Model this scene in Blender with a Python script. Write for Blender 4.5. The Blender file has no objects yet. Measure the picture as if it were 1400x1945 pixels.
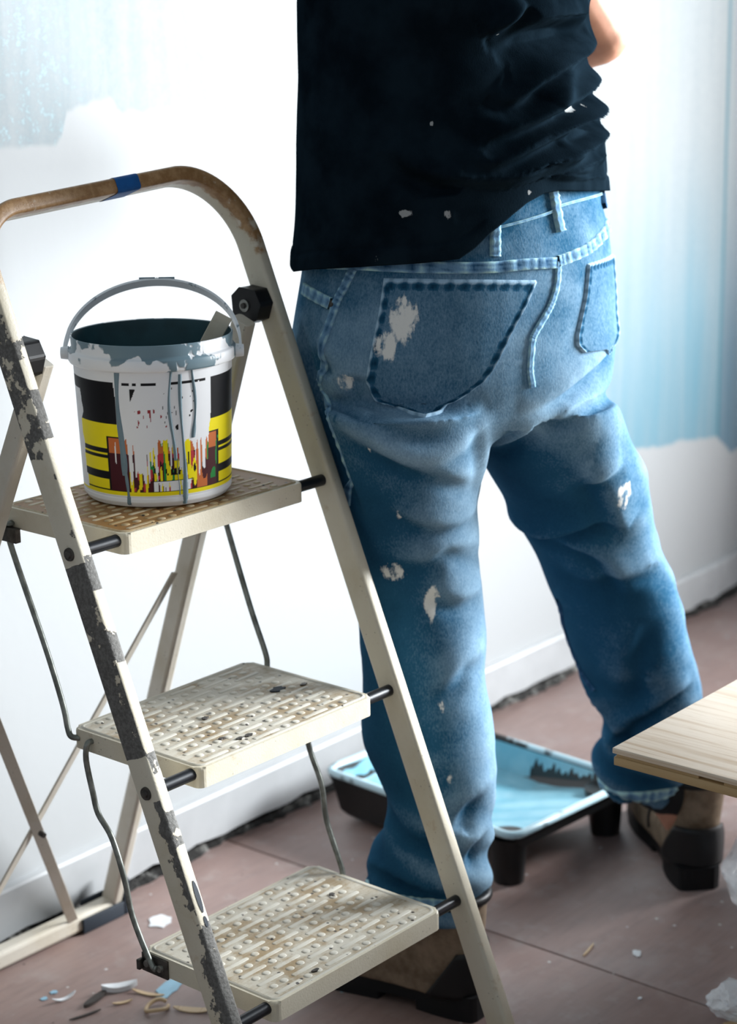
import bpy, bmesh, math, random
import numpy as np
from mathutils import Vector, Matrix
from mathutils.bvhtree import BVHTree
random.seed(7)
np.random.seed(7)
SC = bpy.context.scene
COL = SC.collection
R = math.radians

# ------------------------------------------------------------------ camera
cam_data = bpy.data.cameras.new('camera')
cam = bpy.data.objects.new('camera', cam_data)
COL.objects.link(cam)
SC.camera = cam
CAM_H = 1.2662
cam.location = (0, 0, CAM_H)
YAW, PITCH, ROLL = R(50.5), 0.2633, -0.0165
_right = Vector((math.cos(YAW), -math.sin(YAW), 0))
_fwdh = Vector((math.sin(YAW), math.cos(YAW), 0))
_fwd = _fwdh * math.cos(PITCH) + Vector((0, 0, -math.sin(PITCH)))
_up = _right.cross(_fwd)
_x = _right * math.cos(ROLL) + _up * math.sin(ROLL)
_y = _up * math.cos(ROLL) - _right * math.sin(ROLL)
_m = Matrix((_x, _y, -_fwd)).transposed().to_4x4()
_m.translation = cam.location
cam.matrix_world = _m
cam_data.sensor_fit = 'VERTICAL'
cam_data.sensor_height = 36.0
cam_data.lens = 3842 / 1945 * 36.0
cam_data.clip_start = 0.05
cam_data.clip_end = 60
cam_data.dof.use_dof = True
cam_data.dof.focus_distance = 2.12
cam_data.dof.aperture_fstop = 5.0

# ------------------------------------------------------------------ world and light
world = bpy.data.worlds.new('room_daylight')
SC.world = world
world.use_nodes = True
bg = world.node_tree.nodes['Background']
bg.inputs[0].default_value = (0.80, 0.91, 1.0, 1)
bg.inputs[1].default_value = 0.27


def area_light(name, loc, target, sx, sy, power, color):
    ld = bpy.data.lights.new(name, 'AREA')
    ld.shape = 'RECTANGLE'
    ld.size, ld.size_y = sx, sy
    ld.energy = power
    ld.color = color
    o = bpy.data.objects.new(name, ld)
    COL.objects.link(o)
    o.location = loc
    d = Vector(target) - Vector(loc)
    o.rotation_euler = d.to_track_quat('-Z', 'Y').to_euler()
    return o


# daylight coming in through the window of the right-hand wall
area_light('window_daylight', (5.0, -0.35, 1.62), (0, -0.35, 1.62), 1.8, 1.6, 670, (0.93, 0.97, 1.0))

SC.view_settings.view_transform = 'Standard'
SC.view_settings.look = 'None'
SC.view_settings.exposure = 0.40
SC.view_settings.gamma = 1.0
SC.view_settings.use_curve_mapping = False


# ------------------------------------------------------------------ object helpers
def link(name, me, mat=None, parent=None):
    o = bpy.data.objects.new(name, me)
    COL.objects.link(o)
    if mat is not None and me is not None and len(me.materials) == 0:
        me.materials.append(mat)
    if parent is not None:
        o.parent = parent
    return o


def tag(o, label=None, cat=None, group=None, kind=None):
    if label:
        o['label'] = label
    if cat:
        o['category'] = cat
    if group:
        o['group'] = group
    if kind:
        o['kind'] = kind
    return o


def empty(name, loc=(0, 0, 0), rz=0.0):
    o = bpy.data.objects.new(name, None)
    COL.objects.link(o)
    o.location = loc
    o.rotation_euler = (0, 0, rz)
    o.empty_display_size = 0.05
    return o


def mesh_from(name, V, F, smooth=True):
    me = bpy.data.meshes.new(name)
    me.from_pydata([tuple(v) for v in V], [], [tuple(f) for f in F])
    me.update()
    if smooth:
        me.polygons.foreach_set('use_smooth', [True] * len(me.polygons))
    return me


class MB:
    """collects shapes into one mesh"""

    def __init__(self):
        self.V, self.F, self.S = [], [], []

    def add(self, V, F, smooth=False, M=None):
        b = len(self.V)
        for v in V:
            v = Vector(v)
            self.V.append(M @ v if M else v)
        for f in F:
            self.F.append([i + b for i in f])
            self.S.append(smooth)
        return self

    def box(self, x0, x1, y0, y1, z0, z1, M=None, bev=0.0):
        if bev <= 0:
            V = [(x0, y0, z0), (x1, y0, z0), (x1, y1, z0), (x0, y1, z0), (x0, y0, z1), (x1, y0, z1), (x1, y1, z1), (x0, y1, z1)]
            F = [(0, 3, 2, 1), (4, 5, 6, 7), (0, 1, 5, 4), (1, 2, 6, 5), (2, 3, 7, 6), (3, 0, 4, 7)]
            return self.add(V, F, False, M)
        bm = bmesh.new()
        bmesh.ops.create_cube(bm, size=1.0)
        for v in bm.verts:
            v.co = Vector(((x0 + x1) / 2 + v.co.x * (x1 - x0), (y0 + y1) / 2 + v.co.y * (y1 - y0), (z0 + z1) / 2 + v.co.z * (z1 - z0)))
        bmesh.ops.bevel(bm, geom=bm.edges[:], offset=bev, segments=2, profile=0.5, affect='EDGES')
        return self.bm(bm, True, M)

    def bm(self, bm, smooth=True, M=None):
        bm.verts.index_update()
        V = [v.co.copy() for v in bm.verts]
        F = [[v.index for v in f.verts] for f in bm.faces]
        bm.free()
        return self.add(V, F, smooth, M)

    def cyl(self, p0, p1, r0, r1=None, n=20, caps=True, smooth=True):
        p0, p1 = Vector(p0), Vector(p1)
        r1 = r0 if r1 is None else r1
        d = (p1 - p0).normalized()
        a = d.orthogonal().normalized()
        b = d.cross(a)
        V, F = [], []
        for p, r in ((p0, r0), (p1, r1)):
            for i in range(n):
                t = 2 * math.pi * i / n
                V.append(p + (a * math.cos(t) + b * math.sin(t)) * r)
        for i in range(n):
            j = (i + 1) % n
            F.append((i, j, n + j, n + i))
        self.add(V, F, smooth)
        if caps:
            self.add(V[:n], [list(range(n))[::-1]], False)
            self.add(V[n:], [list(range(n))], False)
        return self

    def tube(self, pts, r, n=10, caps=True):
        pts = [Vector(p) for p in pts]
        rs = r if isinstance(r, (list, tuple)) else [r] * len(pts)
        V, F = [], []
        T = []
        for i in range(len(pts)):
            T.append((pts[min(i + 1, len(pts) - 1)] - pts[max(i - 1, 0)]).normalized())
        a = T[0].orthogonal().normalized()
        for i, p in enumerate(pts):
            a = (a - T[i] * a.dot(T[i])).normalized()
            b = T[i].cross(a)
            for k in range(n):
                t = 2 * math.pi * k / n
                V.append(p + (a * math.cos(t) + b * math.sin(t)) * rs[i])
        for i in range(len(pts) - 1):
            for k in range(n):
                j = (k + 1) % n
                F.append((i * n + k, i * n + j, (i + 1) * n + j, (i + 1) * n + k))
        if caps:
            F.append(list(range(n))[::-1])
            F.append([(len(pts) - 1) * n + k for k in range(n)])
        return self.add(V, F, True)

    def lathe(self, prof, n=48, c=(0, 0, 0), close=False):
        V, F = [], []
        for r, z in prof:
            for k in range(n):
                t = 2 * math.pi * k / n
                V.append((c[0] + r * math.cos(t), c[1] + r * math.sin(t), c[2] + z))
        m = len(prof)
        for i in range(m - 1 + (1 if close else 0)):
            for k in range(n):
                j = (k + 1) % n
                i2 = (i + 1) % m
                F.append((i * n + k, i * n + j, i2 * n + j, i2 * n + k))
        return self.add(V, F, True)

    def prism(self, outline, z0, z1, M=None, smooth=False):
        n = len(outline)
        V = [(x, y, z0) for x, y in outline] + [(x, y, z1) for x, y in outline]
        F = [(i, (i + 1) % n, n + (i + 1) % n, n + i) for i in range(n)]
        self.add(V, F, smooth, M)
        self.add(V[:n], [list(range(n))[::-1]], False, M)
        self.add(V[n:], [list(range(n))], False, M)
        return self

    def build(self, name, mat=None, parent=None, bevel=0.0, auto=35):
        me = bpy.data.meshes.new(name)
        me.from_pydata([tuple(v) for v in self.V], [], self.F)
        me.polygons.foreach_set('use_smooth', self.S)
        me.update()
        o = link(name, me, mat, parent)
        if bevel > 0:
            md = o.modifiers.new('bevel', 'BEVEL')
            md.width = bevel
            md.segments = 2
            md.limit_method = 'ANGLE'
            md.angle_limit = R(40)
        return o


def smooth_path(pts, per=8):
    """Catmull-Rom through the points"""
    P = [np.array(p, float) for p in pts]
    P = [2 * P[0] - P[1]] + P + [2 * P[-1] - P[-2]]
    out = []
    for i in range(1, len(P) - 2):
        for k in range(per):
            t = k / per
            a, b, c, d = P[i - 1], P[i], P[i + 1], P[i + 2]
            out.append(0.5 * (2 * b + (c - a) * t + (2 * a - 5 * b + 4 * c - d) * t * t + (3 * b - a - 3 * c + d) * t ** 3))
    out.append(P[-2])
    return out


def rounded_rect(x0, x1, y0, y1, r, n=5):
    out = []
    for cx, cy, a0 in ((x1 - r, y0 + r, -90), (x1 - r, y1 - r, 0), (x0 + r, y1 - r, 90), (x0 + r, y0 + r, 180)):
        for k in range(n + 1):
            a = R(a0 + 90 * k / n)
            out.append((cx + r * math.cos(a), cy + r * math.sin(a)))
    return out


# ------------------------------------------------------------------ material helper
class NT:
    def __init__(self, name):
        self.m = bpy.data.materials.new(name)
        self.m.use_nodes = True
        self.t = self.m.node_tree
        self.p = self.t.nodes['Principled BSDF']
        self.tc = None

    def n(self, kind, ins=None, **props):
        nd = self.t.nodes.new(kind)
        for k, v in props.items():
            setattr(nd, k, v)
        for k, v in (ins or {}).items():
            self.set(nd.inputs[k], v)
        return nd

    def set(self, sock, v):
        if isinstance(v, bpy.types.NodeSocket):
            self.t.links.new(v, sock)
        else:
            if isinstance(v, (tuple, list)) and len(v) == 3 and sock.type == 'RGBA':
                v = (*v, 1)
            sock.default_value = v

    def obj(self):
        if not self.tc:
            self.tc = self.n('ShaderNodeTexCoord')
        return self.tc.outputs['Object']

    def mapped(self, scale=(1, 1, 1), loc=(0, 0, 0), rot=(0, 0, 0), src=None):
        return self.n('ShaderNodeMapping', {'Vector': src or self.obj(), 'Scale': scale, 'Location': loc, 'Rotation': rot}).outputs[0]

    def noise(self, scale, detail=4, rough=0.55, vec=None, dist=0.0):
        return self.n('ShaderNodeTexNoise', {'Vector': vec or self.obj(), 'Scale': scale, 'Detail': detail, 'Roughness': rough, 'Distortion': dist}).outputs[0]

    def voro(self, scale, vec=None, feature='F1'):
        return self.n('ShaderNodeTexVoronoi', {'Vector': vec or self.obj(), 'Scale': scale}, feature=feature).outputs[0]

    def math(self, op, a, b=0.0, clamp=False):
        nd = self.n('ShaderNodeMath', {0: a, 1: b}, operation=op)
        nd.use_clamp = clamp
        return nd.outputs[0]

    def ramp(self, v, lo, hi, a=0.0, b=1.0, smooth=True):
        return self.n('ShaderNodeMapRange', {'Value': v, 'From Min': lo, 'From Max': hi, 'To Min': a, 'To Max': b},
                      interpolation_type='SMOOTHSTEP' if smooth else 'LINEAR').outputs[0]

    def mix(self, f, a, b, blend='MIX'):
        nd = self.n('ShaderNodeMix', data_type='RGBA', blend_type=blend)
        self.set(nd.inputs[0], f)
        self.set(nd.inputs[6], a)
        self.set(nd.inputs[7], b)
        return nd.outputs[2]

    def attr(self, name, out='Fac'):
        return self.n('ShaderNodeAttribute', attribute_name=name).outputs[out]

    def xyz(self, vec=None):
        return self.n('ShaderNodeSeparateXYZ', {0: vec or self.obj()}).outputs

    def curve(self, v, pts, interp='LINEAR'):
        """piecewise map of a value (0..1) through (pos, value) points"""
        nd = self.n('ShaderNodeValToRGB', {0: v})
        cr = nd.color_ramp
        cr.interpolation = interp
        while len(cr.elements) > 1:
            cr.elements.remove(cr.elements[-1])
        cr.elements[0].position = pts[0][0]
        cr.elements[0].color = (pts[0][1],) * 3 + (1,)
        for p_, v_ in pts[1:]:
            e = cr.elements.new(p_)
            e.color = (v_,) * 3 + (1,)
        return nd.outputs[0]

    def bump(self, h, strength=0.3, dist=0.002):
        b = self.n('ShaderNodeBump', {'Height': h, 'Strength': strength, 'Distance': dist})
        self.t.links.new(b.outputs[0], self.p.inputs['Normal'])
        return b

    def out(self, color=None, rough=None, metal=None, spec=None):
        if color is not None:
            self.set(self.p.inputs['Base Color'], color)
        if rough is not None:
            self.set(self.p.inputs['Roughness'], rough)
        if metal is not None:
            self.set(self.p.inputs['Metallic'], metal)
        if spec is not None:
            self.set(self.p.inputs['Specular IOR Level'], spec)
        return self.m


def plain(name, color, rough=0.6, metal=0.0, spec=0.5, var=0.12, scale=40):
    g = NT(name)
    nz = g.noise(scale, 3)
    c2 = tuple(c * (1 - var) for c in color)
    g.out(g.mix(g.ramp(nz, 0.35, 0.65), color, c2), rough, metal, spec)
    g.bump(nz, 0.1, 0.001)
    return g.m


# ------------------------------------------------------------------ materials: setting
def wall_paint(name, blue_dark):
    g = NT(name)
    x, y, z = g.xyz()
    white = (0.40, 0.412, 0.418)
    # ragged lower limit of the blue wash as a height that changes along the wall
    wob = g.noise(9, 3)
    wob2 = g.noise(34, 2)
    xn = g.n('ShaderNodeMapRange', {'Value': x, 'From Min': 1.2, 'From Max': 4.0}).outputs[0]
    xs = lambda v: (v - 1.2) / 2.8
    edge = g.curve(xn, [(0, .70), (xs(1.776), .705), (xs(1.792), .732), (xs(1.872), .735), (xs(1.882), .722), (xs(2.052), .722), (xs(2.06), .738),
                        (xs(2.075), .73), (xs(2.09), .70), (xs(2.115), .69), (xs(2.13), .63), (xs(2.23), .605), (xs(2.5), .45), (xs(2.9), .30),
                        (xs(3.10), .285), (xs(3.13), .262), (xs(3.25), .247), (xs(3.36), .242), (xs(3.47), .236), (xs(3.55), .20), (1, .2)])
    edge = g.math('MULTIPLY', edge, 1.5)
    edge = g.math('ADD', edge, g.math('MULTIPLY', g.math('SUBTRACT', wob, 0.5), 0.03))
    edge = g.math('ADD', edge, g.math('MULTIPLY', g.math('SUBTRACT', wob2, 0.5), 0.012))
    d = g.math('SUBTRACT', z, edge)
    wash = g.ramp(d, -0.004, 0.006)
    # brush and roller streaks running down the wall
    streak = g.noise(1.0, 5, 0.6, g.mapped((26, 1, 1.6)))
    streak2 = g.noise(1.0, 4, 0.6, g.mapped((9, 1, 0.5), (3, 0, 1)))
    fine = g.noise(95, 4, 0.75)
    # thick at the lower right where the brush was loaded, thin higher up and to the left
    # depth of the coat: heavy near its lower limit on the right, thin elsewhere
    low = g.ramp(z, 1.02, 0.42, 0, 1)
    rightness = g.ramp(x, 2.5, 3.3)
    heavy = g.math('MULTIPLY', low, rightness)
    heavy = g.math('MULTIPLY', heavy, g.ramp(streak2, 0.25, 0.7, 0.55, 1.1))
    thin = g.ramp(g.math('ADD', g.math('MULTIPLY', streak, 0.6), g.math('MULTIPLY', fine, 0.4)), 0.3, 0.75, 0.35, 0.95)
    thin_l = g.math('MULTIPLY', thin, g.ramp(x, 1.70, 2.15, 1.0, 0.6))
    pale = (0.205, 0.262, 0.285)
    deep = blue_dark
    c = g.mix(thin_l, white, pale)
    c = g.mix(g.math('MULTIPLY', heavy, g.ramp(streak, 0.2, 0.75, 0.72, 1.0), True), c, deep)
    # dark greyish speckle band at the far left
    sp = g.math('MULTIPLY', g.ramp(fine, 0.5, 0.72), g.ramp(x, 1.86, 1.74))
    c = g.mix(g.math('MULTIPLY', sp, 0.55), c, (0.42, 0.60, 0.66))
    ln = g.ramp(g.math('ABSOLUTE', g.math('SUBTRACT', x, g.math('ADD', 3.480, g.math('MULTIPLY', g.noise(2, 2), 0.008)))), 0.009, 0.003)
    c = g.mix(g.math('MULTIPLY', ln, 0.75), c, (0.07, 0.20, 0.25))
    c = g.mix(wash, white, c)
    g.out(c, 0.75, 0, 0.25)
    g.bump(g.math('ADD', g.noise(60, 3), g.math('MULTIPLY', wash, 0.4)), 0.12, 0.002)
    return g.m


M = {}
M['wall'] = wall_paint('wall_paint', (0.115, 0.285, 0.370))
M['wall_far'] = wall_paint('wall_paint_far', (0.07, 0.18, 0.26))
M['white_wall'] = plain('white_wall', (0.8, 0.82, 0.83), 0.8)


def baseboard_mat():
    g = NT('white_gloss_board')
    nz = g.noise(14, 4)
    sp = g.ramp(g.noise(60, 3), 0.68, 0.74)
    c = g.mix(g.ramp(nz, 0.3, 0.7), (0.44, 0.452, 0.46), (0.39, 0.40, 0.408))
    c = g.mix(g.math('MULTIPLY', sp, 0.3), c, (0.4, 0.42, 0.42))
    return g.out(c, 0.45, 0, 0.4)


M['baseboard'] = baseboard_mat()


def rubble_mat():
    g = NT('crumbled_mortar')
    nz = g.noise(38, 5, 0.7)
    c = g.mix(g.ramp(nz, 0.50, 0.70), (0.012, 0.011, 0.010), (0.24, 0.235, 0.22))
    g.out(c, 0.95)
    g.bump(nz, 0.9, 0.01)
    return g.m


M['rubble'] = rubble_mat()


def floor_mat():
    g = NT('hardboard_floor')
    a = g.noise(2.2, 5, 0.6)
    b = g.noise(22, 5, 0.65)
    grain = g.noise(1.0, 4, 0.6, g.mapped((14, 90, 1)))
    c = g.mix(g.ramp(a, 0.3, 0.7), (0.245, 0.165, 0.148), (0.315, 0.215, 0.19))
    c = g.mix(g.math('MULTIPLY', g.ramp(grain, 0.4, 0.75), 0.5), c, (0.19, 0.135, 0.125))
    c = g.mix(g.math('MULTIPLY', g.ramp(b, 0.5, 0.72), 0.45), c, (0.37, 0.31, 0.29))
    # worn plaster dust film, more of it along the painted wall
    dust = g.math('MULTIPLY', g.ramp(g.noise(5, 4), 0.45, 0.72), 0.35)
    c = g.mix(dust, c, (0.42, 0.37, 0.36))
    sp = g.math('MULTIPLY', g.ramp(g.voro(34), 0.10, 0.05), g.ramp(g.noise(4.3, 2), 0.5, 0.56))
    c = g.mix(g.math('MULTIPLY', sp, 0.8), c, (0.72, 0.73, 0.73))
    sp2 = g.math('MULTIPLY', g.ramp(g.voro(27, g.mapped((1, 1, 1), (3.1, 1.7, 0))), 0.085, 0.05), g.ramp(g.noise(3.1, 2), 0.56, 0.6))
    c = g.mix(sp2, c, (0.36, 0.56, 0.66))
    sp3 = g.math('MULTIPLY', g.ramp(g.voro(41, g.mapped((1, 1, 1), (0.7, 2.9, 0))), 0.09, 0.05), g.ramp(g.noise(3.7, 2), 0.54, 0.6))
    c = g.mix(sp3, c, (0.06, 0.045, 0.04))
    g.out(c, 0.48, 0, 0.55)
    g.bump(g.math('ADD', grain, b), 0.14, 0.002)
    return g.m


M['floor'] = floor_mat()
M['subfloor'] = plain('dark_subfloor', (0.045, 0.032, 0.028), 0.9)


# ------------------------------------------------------------------ the room
fl = MB().box(-1.5, 4.6, -2.6, 2.4, -0.08, -0.012).build('floor', M['subfloor'])
tag(fl, 'pinkish brown hardboard floor with dust and paint specks', None, None, 'structure')
xs_edges = [-1.5, 0.81, 2.03, 4.6]
ys_edges = [-2.6, -0.35, 2.02]
for i in range(3):
    for j in range(2):
        g_ = 0.0016
        MB().box(xs_edges[i] + g_, xs_edges[i + 1] - g_, ys_edges[j] + g_, ys_edges[j + 1] - g_, -0.0115, 0.0, None, 0.0012).build('floor_sheet', M['floor'], fl)

WY = 1.9646
w = MB().box(-1.5, 3.49, WY, WY + 0.12, 0.026, 2.5).build('wall_left', M['wall'])
tag(w, 'white wall half brushed with pale blue paint', None, None, 'structure')
BA = R(7)
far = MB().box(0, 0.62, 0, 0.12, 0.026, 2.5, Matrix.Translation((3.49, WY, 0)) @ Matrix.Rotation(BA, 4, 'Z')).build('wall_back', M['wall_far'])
tag(far, 'last stretch of wall turning away, darker blue above bare plaster', None, None, 'structure')
# wall with the window, out of frame to the right
wr = MB()
WX = 4.06
WN0, WN1, WZ0, WZ1 = -1.20, 1.02, 0.66, 2.40
wr.box(WX, WX + 0.14, -2.6, WN0, 0, 2.6)
wr.box(WX, WX + 0.14, WN1, 2.2, 0, 2.6)
wr.box(WX, WX + 0.14, WN0, WN1, 0, WZ0)
wr.box(WX, WX + 0.14, WN0, WN1, WZ1, 2.6)
tag(wr.build('wall_right', M['white_wall']), 'plain white wall holding the window', None, None, 'structure')
wf = MB()
for y0, y1, z0, z1 in ((WN0, WN0 + .06, WZ0, WZ1), (WN1 - .06, WN1, WZ0, WZ1), (WN0 + .06, WN1 - .06, WZ0, WZ0 + .06), (WN0 + .06, WN1 - .06, WZ1 - .06, WZ1)):
    wf.box(WX + 0.03, WX + 0.09, y0, y1, z0, z1)
tag(wf.build('window_1', M['baseboard']), 'white window frame in the right-hand wall', None, None, 'structure')


def board_profile(length, M_, name):
    mb = MB()
    pr = [(0.0, 0.019), (-0.013, 0.019), (-0.0135, 0.083), (-0.011, 0.0865), (-0.006, 0.0875), (0.0, 0.0885)]
    n = len(pr)
    seg = max(2, int(length / 0.03))
    V, F = [], []
    for i in range(seg + 1):
        x = length * i / seg
        jit = 0.0022 * math.sin(i * 1.7) + 0.0016 * math.sin(i * 4.1 + 1)
        for k, (y, z) in enumerate(pr):
            V.append((x, y, z + (jit if k < 2 else 0)))
    for i in range(seg):
        for k in range(n - 1):
            F.append((i * n + k, i * n + k + 1, (i + 1) * n + k + 1, (i + 1) * n + k))
    mb.add(V, F, False, M_)
    return mb.build(name, M['baseboard'])


tag(board_profile(4.99, Matrix.Translation((-1.5, WY, 0)), 'baseboard_left'), 'white baseboard with a broken gap below', None, None, 'structure')
tag(board_profile(0.58, Matrix.Translation((3.49, WY, 0)) @ Matrix.Rotation(BA, 4, 'Z'), 'baseboard_back'), 'white baseboard on the last stretch of wall', None, None, 'structure')


def rubble_strip(length, M_, name):
    seg = int(length / 0.012)
    V, F = [], []
    for i in range(seg + 1):
        x = length * i / seg
        h = 0.004 + 0.008 * abs(math.sin(i * 0.37) * math.sin(i * 0.11 + 1)) + random.uniform(0, 0.005)
        dpt = 0.009 + 0.005 * math.sin(i * 0.23) + random.uniform(-.004, .004)
        V += [(x, 0.03, h + 0.004), (x, 0.004, h + 0.003), (x, -dpt * 0.6, h * 0.7), (x, -dpt - 0.004, 0.0005)]
    for i in range(seg):
        for k in range(3):
            F.append((i * 4 + k, i * 4 + k + 1, (i + 1) * 4 + k + 1, (i + 1) * 4 + k))
    o = MB().add(V, F, False, M_).build(name, M['rubble'])
    return tag(o, 'crumbled dark mortar along the foot of the wall', None, None, 'structure')


rubble_strip(4.99, Matrix.Translation((-1.5, WY, 0)), 'trim_1')
rubble_strip(0.58, Matrix.Translation((3.49, WY, 0)) @ Matrix.Rotation(BA, 4, 'Z'), 'trim_2')


# ------------------------------------------------------------------ materials: step ladder
def ladder_paint(name, base, speck=0.5, rust=0.4):
    g = NT(name)
    chip = g.attr('chip')
    big = g.noise(34, 5, 0.62)
    med = g.noise(120, 4, 0.6)
    v = g.math('ADD', g.math('MULTIPLY', chip, 0.62), g.math('ADD', g.math('MULTIPLY', big, 0.62), g.math('MULTIPLY', med, 0.26)))
    mask = g.ramp(v, 0.795, 0.815)
    rim = g.math('SUBTRACT', g.ramp(v, 0.765, 0.80), mask, True)
    dirt = g.noise(9, 5, 0.65)
    c = g.mix(g.ramp(dirt, 0.40, 0.75), base, tuple(a * b for a, b in zip(base, (0.86, 0.82, 0.74))))
    spk = g.math('MULTIPLY', g.ramp(g.voro(150), 0.17, 0.08), g.ramp(g.noise(24, 3), 0.54, 0.60))
    c = g.mix(g.math('MULTIPLY', spk, speck), c, (0.10, 0.075, 0.055))
    rs = g.math('MULTIPLY', g.ramp(g.noise(46, 5, 0.7), 0.60, 0.72), rust)
    c = g.mix(rs, c, (0.42, 0.28, 0.15))
    grey = g.mix(g.ramp(g.noise(260, 3, 0.7), 0.35, 0.65), (0.092, 0.088, 0.080), (0.155, 0.15, 0.14))
    c = g.mix(g.math('MULTIPLY', rim, 0.35), c, (0.55, 0.45, 0.33))
    c = g.mix(mask, c, grey)
    brown = g.attr('worn')
    bm_ = g.ramp(g.math('ADD', brown, g.math('SUBTRACT', g.noise(50, 5, 0.65), 0.5)), 0.42, 0.62)
    bc = g.mix(g.ramp(g.noise(75, 4, 0.7), 0.35, 0.68), (0.29, 0.155, 0.06), (0.44, 0.27, 0.13))
    bc = g.mix(g.ramp(g.noise(28, 5, 0.7), 0.60, 0.68), bc, (0.66, 0.60, 0.50))
    c = g.mix(bm_, c, bc)
    g.out(c, g.mix(mask, (0.42,) * 3, (0.8,) * 3), 0, 0.45)
    h = g.math('SUBTRACT', g.math('MULTIPLY', g.noise(420, 2), 0.25), g.math('MULTIPLY', mask, g.math('ADD', 0.5, g.math('MULTIPLY', g.noise(330, 3), 0.9))))
    g.bump(h, 0.55, 0.0016)
    return g.m


CREAM = (0.63, 0.58, 0.465)
M['ladder'] = ladder_paint('cream_enamel', CREAM)
M['rear'] = ladder_paint('cream_enamel_rear', (0.60, 0.555, 0.475), 0.7, 0.35)


def tread_mat(name, base, dirtc, amount):
    g = NT(name)
    a = g.noise(26, 5, 0.7)
    b = g.noise(11, 4, 0.6)
    st = g.noise(1.0, 5, 0.65, g.mapped((22, 120, 20)))
    m = g.math('ADD', g.math('MULTIPLY', a, 0.5), g.math('ADD', g.math('MULTIPLY', b, 0.35), g.math('MULTIPLY', st, 0.25)))
    m = g.ramp(m, 0.62 - amount * 0.42, 0.80 - amount * 0.42)
    c = g.mix(m, base, dirtc)
    sp = g.math('MULTIPLY', g.ramp(g.voro(60), 0.16, 0.08), g.ramp(g.noise(13, 3), 0.70, 0.62))
    c = g.mix(sp, c, (0.04, 0.032, 0.028))
    blot = g.ramp(g.noise(34, 4, 0.6, g.mapped((1, 1.6, 1), (0.31, 0.17, 0))), 0.715, 0.73)
    c = g.mix(blot, c, (0.02, 0.025, 0.03))
    g.out(c, 0.5, 0, 0.4)
    g.bump(g.noise(300, 3), 0.2, 0.0008)
    return g.m


M['tread_top'] = tread_mat('worn_brown_tread', (0.40, 0.235, 0.088), (0.28, 0.140, 0.042), 0.8)
M['stud_top'] = tread_mat('worn_brown_stud', (0.58, 0.50, 0.37), (0.40, 0.28, 0.14), 0.45)
M['tread'] = tread_mat('cream_tread', (0.53, 0.495, 0.415), (0.30, 0.215, 0.115), 0.36)
M['stud'] = tread_mat('cream_stud', (0.56, 0.53, 0.455), (0.36, 0.275, 0.165), 0.14)
M['pivot'] = plain('black_pivot_steel', (0.012, 0.014, 0.018), 0.32, 0.3, 0.5)
M['black_plastic'] = plain('black_hinge_plastic', (0.006, 0.006, 0.007), 0.45, 0, 0.35)
M['steel'] = plain('dull_zinc_steel', (0.36, 0.36, 0.33), 0.38, 0.85, 0.5, 0.35, 70)
M['wire'] = plain('worn_wire_steel', (0.27, 0.285, 0.26), 0.4, 0.7, 0.5, 0.5, 60)
M['dark_steel'] = plain('dark_rusty_steel', (0.09, 0.08, 0.07), 0.5, 0.6, 0.5, 0.5, 90)
M['blue_tape'] = plain('blue_masking_tape', (0.006, 0.105, 0.36), 0.6, 0, 0.3, 0.25)
M['navy_rubber'] = plain('navy_rubber', (0.012, 0.02, 0.032), 0.7)

# ------------------------------------------------------------------ the step ladder
LAD = empty('step_ladder', (1.3871, 1.3746, 0), R(-1.1))
tag(LAD, 'old cream step ladder with three treads, chipped grey along its near rail', 'ladder')
SL = 0.4128
NRM = Vector((0, -1, SL)).normalized()
TDIR = Vector((0, SL, 1)).normalized()
TZ = TDIR.z
UL, UR = -0.0555, 0.3285
TH, DP = 0.0172, 0.0315


def plane_pt(u, t):
    return Vector((u, 0, 0.47)) + TDIR * t + Vector((u * 0, 0, 0)) + Vector((0, 0, 0)) - NRM * (DP / 2)


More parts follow.
